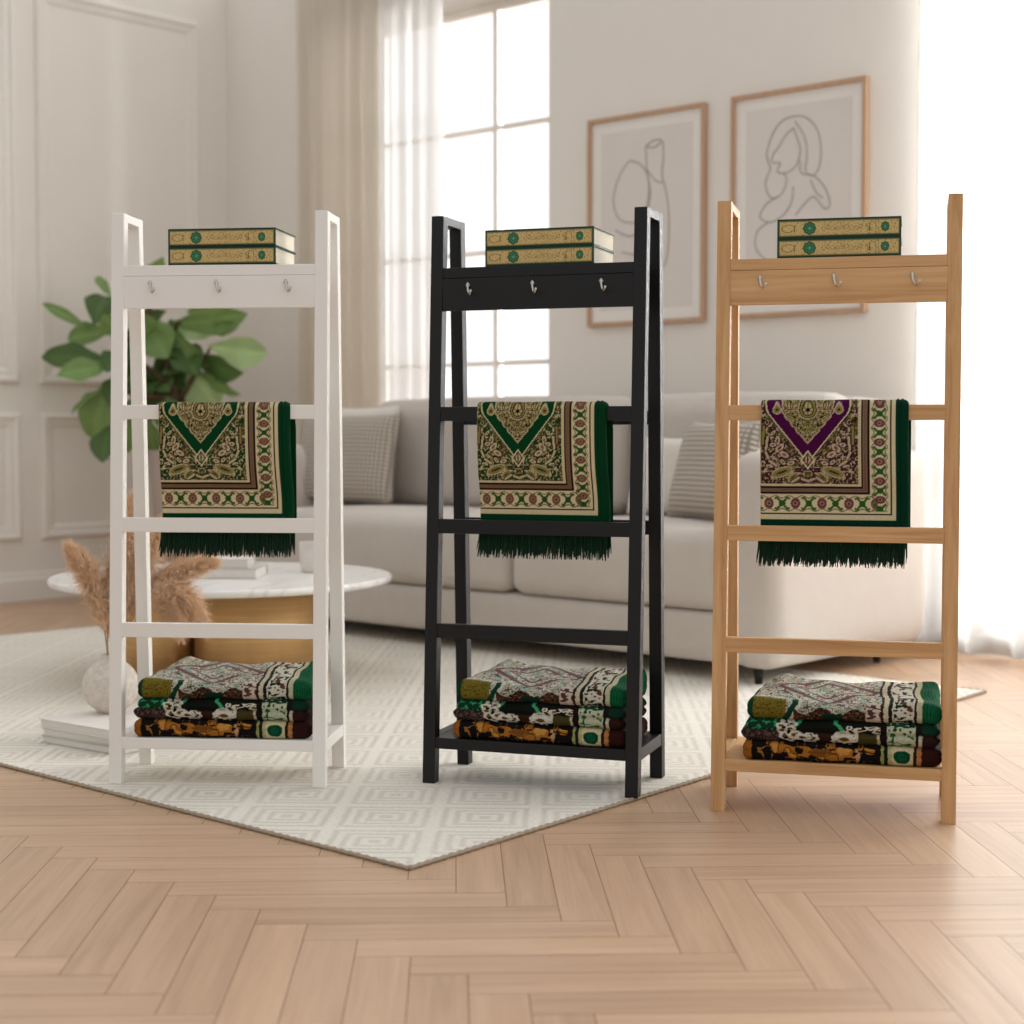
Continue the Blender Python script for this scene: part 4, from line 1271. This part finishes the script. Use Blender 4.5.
vase = lathe('vase', prof, vase_mat(), None, 64)
vase.location = (vb.x, vb.y + .01, zz)
tag(vase, 'round off-white textured vase on the stack of books behind the white rack', 'vase')
mouth = Vector((vb.x, vb.y + .01, zz + ztop + 0.012))
M_plume = plain('pampas_plume', (240, 208, 174), 0.95, 0.1, var=0.15, nscale=60, bmp=0)
M_stem = plain('pampas_stem', (176, 142, 100), 0.8, 0.2, var=0.1)
def pampas(tip, mid_, length, width, label, seed, dens=1500):
    r = random.Random(seed)
    t = empty('pampas_stem', mouth, 0, label, 'pampas grass', 'pampas grass in the round vase')
    T_ = tip - mouth; Mv = mid_ - mouth
    def bez(s): return (Vector((0, 0, -0.03)) * (1 - s) ** 2 + Mv * (2 * s * (1 - s)) + T_ * s * s)
    o0 = Vector((r.uniform(-.009, .009), r.uniform(-.009, .009), 0))
    pts = [bez(i / 20) + o0 * (1 - i / 20) for i in range(21)]
    tube('stem', pts, [0.0018] * 15 + [0.0014, .0012, .001, .0008, .0006, .0004], M_stem, t, 6)
    s0 = 1 - length
    V = []; F = []
    for i in range(dens):
        s = s0 + (1 - s0) * r.random() ** 0.9
        p = bez(s); tg = (bez(min(1, s + .02)) - bez(s - .02)).normalized()
        q = (s - s0) / (1 - s0)
        w = width * (math.sin(PI * min(1, q * .85 + .12)) ** .7) * (r.uniform(.3, 1.0) + (r.random() ** 5) * .5)
        rd = Vector((r.gauss(0, 1), r.gauss(0, 1), r.gauss(0, 1))); rd = (rd - tg * rd.dot(tg)).normalized()
        l = width * 1.5
        e1 = p + rd * w * .45 + tg * l * .45
        e2 = p + rd * w * 1.1 + tg * l * r.uniform(.35, .9) + Vector((r.uniform(-.2, .2) * width, 0, -width * .6 * r.random()))
        hw = 0.0009; sd = rd.cross(tg).normalized() * hw; sd2 = tg * hw * .8
        n = len(V)
        V += [tuple(p + sd), tuple(p - sd), tuple(e1 + sd), tuple(e1 - sd + sd2), tuple(e2)]
        F += [[n, n + 1, n + 3, n + 2], [n + 2, n + 3, n + 4]]
        # small side barbs
        for b_ in range(3):
            f_ = r.uniform(.3, 1); bp = p.lerp(e2, f_) if f_ < .5 else e1.lerp(e2, (f_ - .5) * 2)
            be = bp + (rd * .4 + tg * .6 + Vector((r.uniform(-1, 1), r.uniform(-1, 1), r.uniform(-1, 1))) * .6) * width * .28
            n = len(V); V += [tuple(bp + sd * .7), tuple(bp - sd * .7), tuple(be)]; F.append([n, n + 1, n + 2])
    mesh_obj('plume', V, F, M_plume, t)
    return t
mY = mouth.y
def PP(x, y, d=0.0): return at(x, y, mY + d)
pampas(PP(78, 556), PP(104, 588), .78, .050, 'tall feathery pampas plume arching out to the left of the white rack', 1, 4200)
pampas(PP(132, 505, .04), PP(108, 600), .74, .050, 'upright pampas plume rising between the left posts of the white rack', 2, 4000)
pampas(PP(160, 528, .05), PP(118, 600, .02), .74, .056, 'upright pampas plume just right of the white rack\'s rear left post', 3, 4500)
pampas(PP(203, 562, .03), PP(138, 575, .02), .66, .046, 'pampas plume reaching furthest right over the marble table edge', 4, 4200)
pampas(PP(196, 612, -.02), PP(152, 548), .62, .052, 'pampas plume drooping down at the right in front of the brass drum', 5, 4200)
pampas(PP(172, 618, .03), PP(140, 570, .02), .60, .050, 'short pampas plume bending low over the vase on its right', 6, 3500)
pampas(PP(112, 572, .05), PP(106, 620, .02), .70, .040, 'pampas plume close behind the white rack\'s front left post', 7, 3000)

# ------------------------------------------------------------------ potted fig
PY = 8.05
pc = at(186, 450, PY)
plant = empty('potted_fig', (pc.x, PY, 0.0), 0, 'fiddle-leaf fig in a tall taupe planter in the corner behind the white rack', 'potted plant')
M_pot = plain('planter_clay', (176, 158, 148), 0.8, 0.2, var=0.04)
ph_ = pc.z
lathe('planter', [(0.12, 0), (0.15, ph_ * .5), (0.185, ph_), (0.165, ph_), (0.16, ph_ - .05), (.01, ph_ - .05)], M_pot, plant, 48)
lathe('soil', [(0.158, ph_ - .06), (0.158, ph_ - .045), (0.02, ph_ - .035)], plain('soil', (62, 46, 36), .95, .1, var=.2), plant, 32)
def leaf_mat():
    m, nt, out = new_mat('fig_leaf')
    b = principled(nt, out, 0.42, 0.4)
    a = nt.nodes.new('ShaderNodeVertexColor'); a.layer_name = 'Col'
    tl = nt.nodes.new('ShaderNodeBsdfTranslucent'); mx = nt.nodes.new('ShaderNodeMixShader'); mx.inputs[0].default_value = 0.28
    v = mapping(nt); n = noise(nt, v, 25, 3)
    mm = nt.nodes.new('ShaderNodeMixRGB'); mm.blend_type = 'MULTIPLY'; mm.inputs[0].default_value = .3
    r = ramp(nt, n.outputs['Fac'], [(0.3, (.7, .7, .7, 1)), (0.7, (1, 1, 1, 1))])
    nt.links.new(a.outputs[0], mm.inputs[1]); nt.links.new(r.outputs[0], mm.inputs[2])
    nt.links.new(mm.outputs[0], b.inputs['Base Color']); nt.links.new(mm.outputs[0], tl.inputs[0])
    nt.links.new(b.outputs[0], mx.inputs[1]); nt.links.new(tl.outputs[0], mx.inputs[2]); nt.links.new(mx.outputs[0], out.inputs[0])
    return m
M_leaf = leaf_mat()
LV = []; LF = []; LC = []
def leaf(base, tip, width, roll, col, droop=0.12, seed=0):
    r = random.Random(seed)
    d = tip - base; L = d.length; t = d.normalized()
    view = Vector((0, -1, 0))
    side = t.cross(view)
    if side.length < .1: side = Vector((1, 0, 0))
    side.normalize(); side = Quaternion(t, roll) @ side
    nrm = side.cross(t).normalized()
    nu, nw = 12, 6; n0 = len(LV)
    for i in range(nu + 1):
        s = i / nu
        w = 1.45 * width * (math.sin(PI * s ** 1.15) ** .55) * (0.8 + .2 * math.sin(s * 5 - 1.5)) if 0 < s < 1 else 0.002
        c = base + t * L * s + nrm * (droop * L * 4 * s * (1 - s)) * .5
        for j in range(nw + 1):
            q = (j / nw - .5) * 2
            p = c + side * (w / 2 * q) + nrm * (abs(q) * w * .16 + .012 * L * 4 * math.sin(s * 16 + j) * abs(q) * .5)
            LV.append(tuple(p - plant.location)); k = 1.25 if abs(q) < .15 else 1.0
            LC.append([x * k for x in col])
    for i in range(nu):
        for j in range(nw):
            a = n0 + i * (nw + 1) + j; LF.append([a, a + 1, a + nw + 2, a + nw + 1])
def cr(x, y): return (30 + x / 4.096, 250 + y / 4.096)
def g_(r, g, b): return lin((r, g, b))
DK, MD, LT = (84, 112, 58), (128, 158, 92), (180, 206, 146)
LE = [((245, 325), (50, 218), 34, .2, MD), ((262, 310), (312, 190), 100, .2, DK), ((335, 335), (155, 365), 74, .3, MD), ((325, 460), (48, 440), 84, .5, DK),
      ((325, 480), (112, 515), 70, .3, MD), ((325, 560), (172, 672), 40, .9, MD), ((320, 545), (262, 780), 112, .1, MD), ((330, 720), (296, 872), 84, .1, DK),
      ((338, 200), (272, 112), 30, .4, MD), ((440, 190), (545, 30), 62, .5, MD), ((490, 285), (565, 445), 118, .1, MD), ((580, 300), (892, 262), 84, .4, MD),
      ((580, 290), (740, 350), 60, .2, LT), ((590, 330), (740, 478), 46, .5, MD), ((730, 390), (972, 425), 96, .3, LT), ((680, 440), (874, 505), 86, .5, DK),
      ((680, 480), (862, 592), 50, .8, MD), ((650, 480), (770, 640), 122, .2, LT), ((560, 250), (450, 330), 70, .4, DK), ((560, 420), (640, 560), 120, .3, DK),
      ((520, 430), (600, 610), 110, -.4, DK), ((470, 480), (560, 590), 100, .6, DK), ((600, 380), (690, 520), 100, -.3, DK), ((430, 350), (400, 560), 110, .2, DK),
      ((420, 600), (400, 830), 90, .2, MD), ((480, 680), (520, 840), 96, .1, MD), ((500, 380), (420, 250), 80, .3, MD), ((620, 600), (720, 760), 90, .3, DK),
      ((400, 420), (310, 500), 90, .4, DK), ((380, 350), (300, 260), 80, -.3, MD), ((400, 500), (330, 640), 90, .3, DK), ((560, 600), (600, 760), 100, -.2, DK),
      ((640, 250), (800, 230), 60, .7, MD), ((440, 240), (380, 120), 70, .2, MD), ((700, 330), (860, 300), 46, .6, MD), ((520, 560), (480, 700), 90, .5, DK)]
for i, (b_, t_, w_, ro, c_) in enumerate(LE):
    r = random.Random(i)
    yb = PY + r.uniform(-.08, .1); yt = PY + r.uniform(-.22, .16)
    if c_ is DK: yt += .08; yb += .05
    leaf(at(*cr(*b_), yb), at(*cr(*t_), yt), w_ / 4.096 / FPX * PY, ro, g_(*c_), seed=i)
rl_ = random.Random(99)
for i in range(44):
    a_ = rl_.uniform(0, 2 * PI); q_ = rl_.uniform(.3, .85)
    bx_, by_ = 505 + 60 * math.cos(a_), 440 + 90 * math.sin(a_)
    tx_, ty_ = 505 + 260 * q_ * math.cos(a_), 450 + 270 * q_ * math.sin(a_) * (.75 if math.sin(a_) < 0 else 1)
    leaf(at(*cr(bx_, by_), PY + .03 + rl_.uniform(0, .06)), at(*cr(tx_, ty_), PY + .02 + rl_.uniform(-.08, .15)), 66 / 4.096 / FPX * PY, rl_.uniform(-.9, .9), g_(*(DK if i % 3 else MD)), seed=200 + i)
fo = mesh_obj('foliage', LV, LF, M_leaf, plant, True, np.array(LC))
M_bark = plain('bark', (88, 70, 52), .9, .1, var=.15)
tr0 = Vector((0, 0, ph_ - .05))
def pl_(x, y): return at(*cr(x, y), PY) - plant.location
V = []; F = []
for br in ([tr0, pl_(620, 760), pl_(600, 600), pl_(560, 450), pl_(540, 330)], [pl_(600, 640), pl_(680, 500), pl_(740, 400)], [pl_(590, 560), pl_(480, 480), pl_(340, 460)], [pl_(560, 460), pl_(460, 380), pl_(330, 340)],
           [pl_(540, 420), pl_(490, 260), pl_(470, 120)], [pl_(600, 600), pl_(450, 600), pl_(340, 560)], [pl_(550, 400), pl_(600, 310), pl_(660, 270)], [pl_(470, 600), pl_(420, 640), pl_(360, 720)]):
    a, b_ = tube_data(br, [.013] * (len(br) - 1) + [.006], 8); n = len(V); V += [tuple(p) for p in a]; F += [[q + n for q in f] for f in b_]
mesh_obj('trunk', V, F, M_bark, plant, True)

# ------------------------------------------------------------------ light
world = bpy.data.worlds.new('daylight'); scene.world = world; world.use_nodes = True
nt = world.node_tree; nt.nodes.clear()
wo = nt.nodes.new('ShaderNodeOutputWorld'); bg = nt.nodes.new('ShaderNodeBackground')
tc2 = nt.nodes.new('ShaderNodeTexCoord')
dt = nt.nodes.new('ShaderNodeVectorMath'); dt.operation = 'DOT_PRODUCT'
dv = Vector((0.45, 0.85, 0.25)).normalized(); dt.inputs[1].default_value = dv
nt.links.new(tc2.outputs['Generated'], dt.inputs[0])
rp = nt.nodes.new('ShaderNodeValToRGB')
els = rp.color_ramp.elements
mr = nt.nodes.new('ShaderNodeMapRange'); mr.inputs[1].default_value = -1; mr.inputs[2].default_value = 1
nt.links.new(dt.outputs['Value'], mr.inputs[0]); nt.links.new(mr.outputs[0], rp.inputs[0])
els[0].position = 0.0; els[0].color = (0.49, 0.49, 0.49, 1)
els[1].position = 1.0; els[1].color = (1.0, 1.0, 1.0, 1)
e = rp.color_ramp.elements.new(0.5); e.color = (0.57, 0.575, 0.58, 1)
e = rp.color_ramp.elements.new(0.74); e.color = (0.95, 0.94, 0.93, 1)
nt.links.new(rp.outputs[0], bg.inputs[0]); bg.inputs[1].default_value = 1.17
nt.links.new(bg.outputs[0], wo.inputs[0])

def area(name, a, b, z, w, h, power, col, aim):
    l = bpy.data.lights.new(name, 'AREA'); l.shape = 'RECTANGLE'; l.size = w; l.size_y = h; l.energy = power; l.color = col
    o = bpy.data.objects.new(name, l); COL.objects.link(o)
    o.location = room(a, b, z)
    d = (aim - o.location).normalized(); o.rotation_euler = d.to_track_quat('-Z', 'Y').to_euler()
    return o
area('daylight_window_right', 5.9, -2.8, 2.6, 3.0, 2.6, 2150, (.95, .98, 1), Vector((0.6, 3.6, 0.4)))

scene.view_settings.view_transform = 'Standard'
scene.view_settings.look = 'None'
scene.view_settings.gamma = 1.0
scene.view_settings.use_curve_mapping = False
scene.view_settings.exposure = 0.17
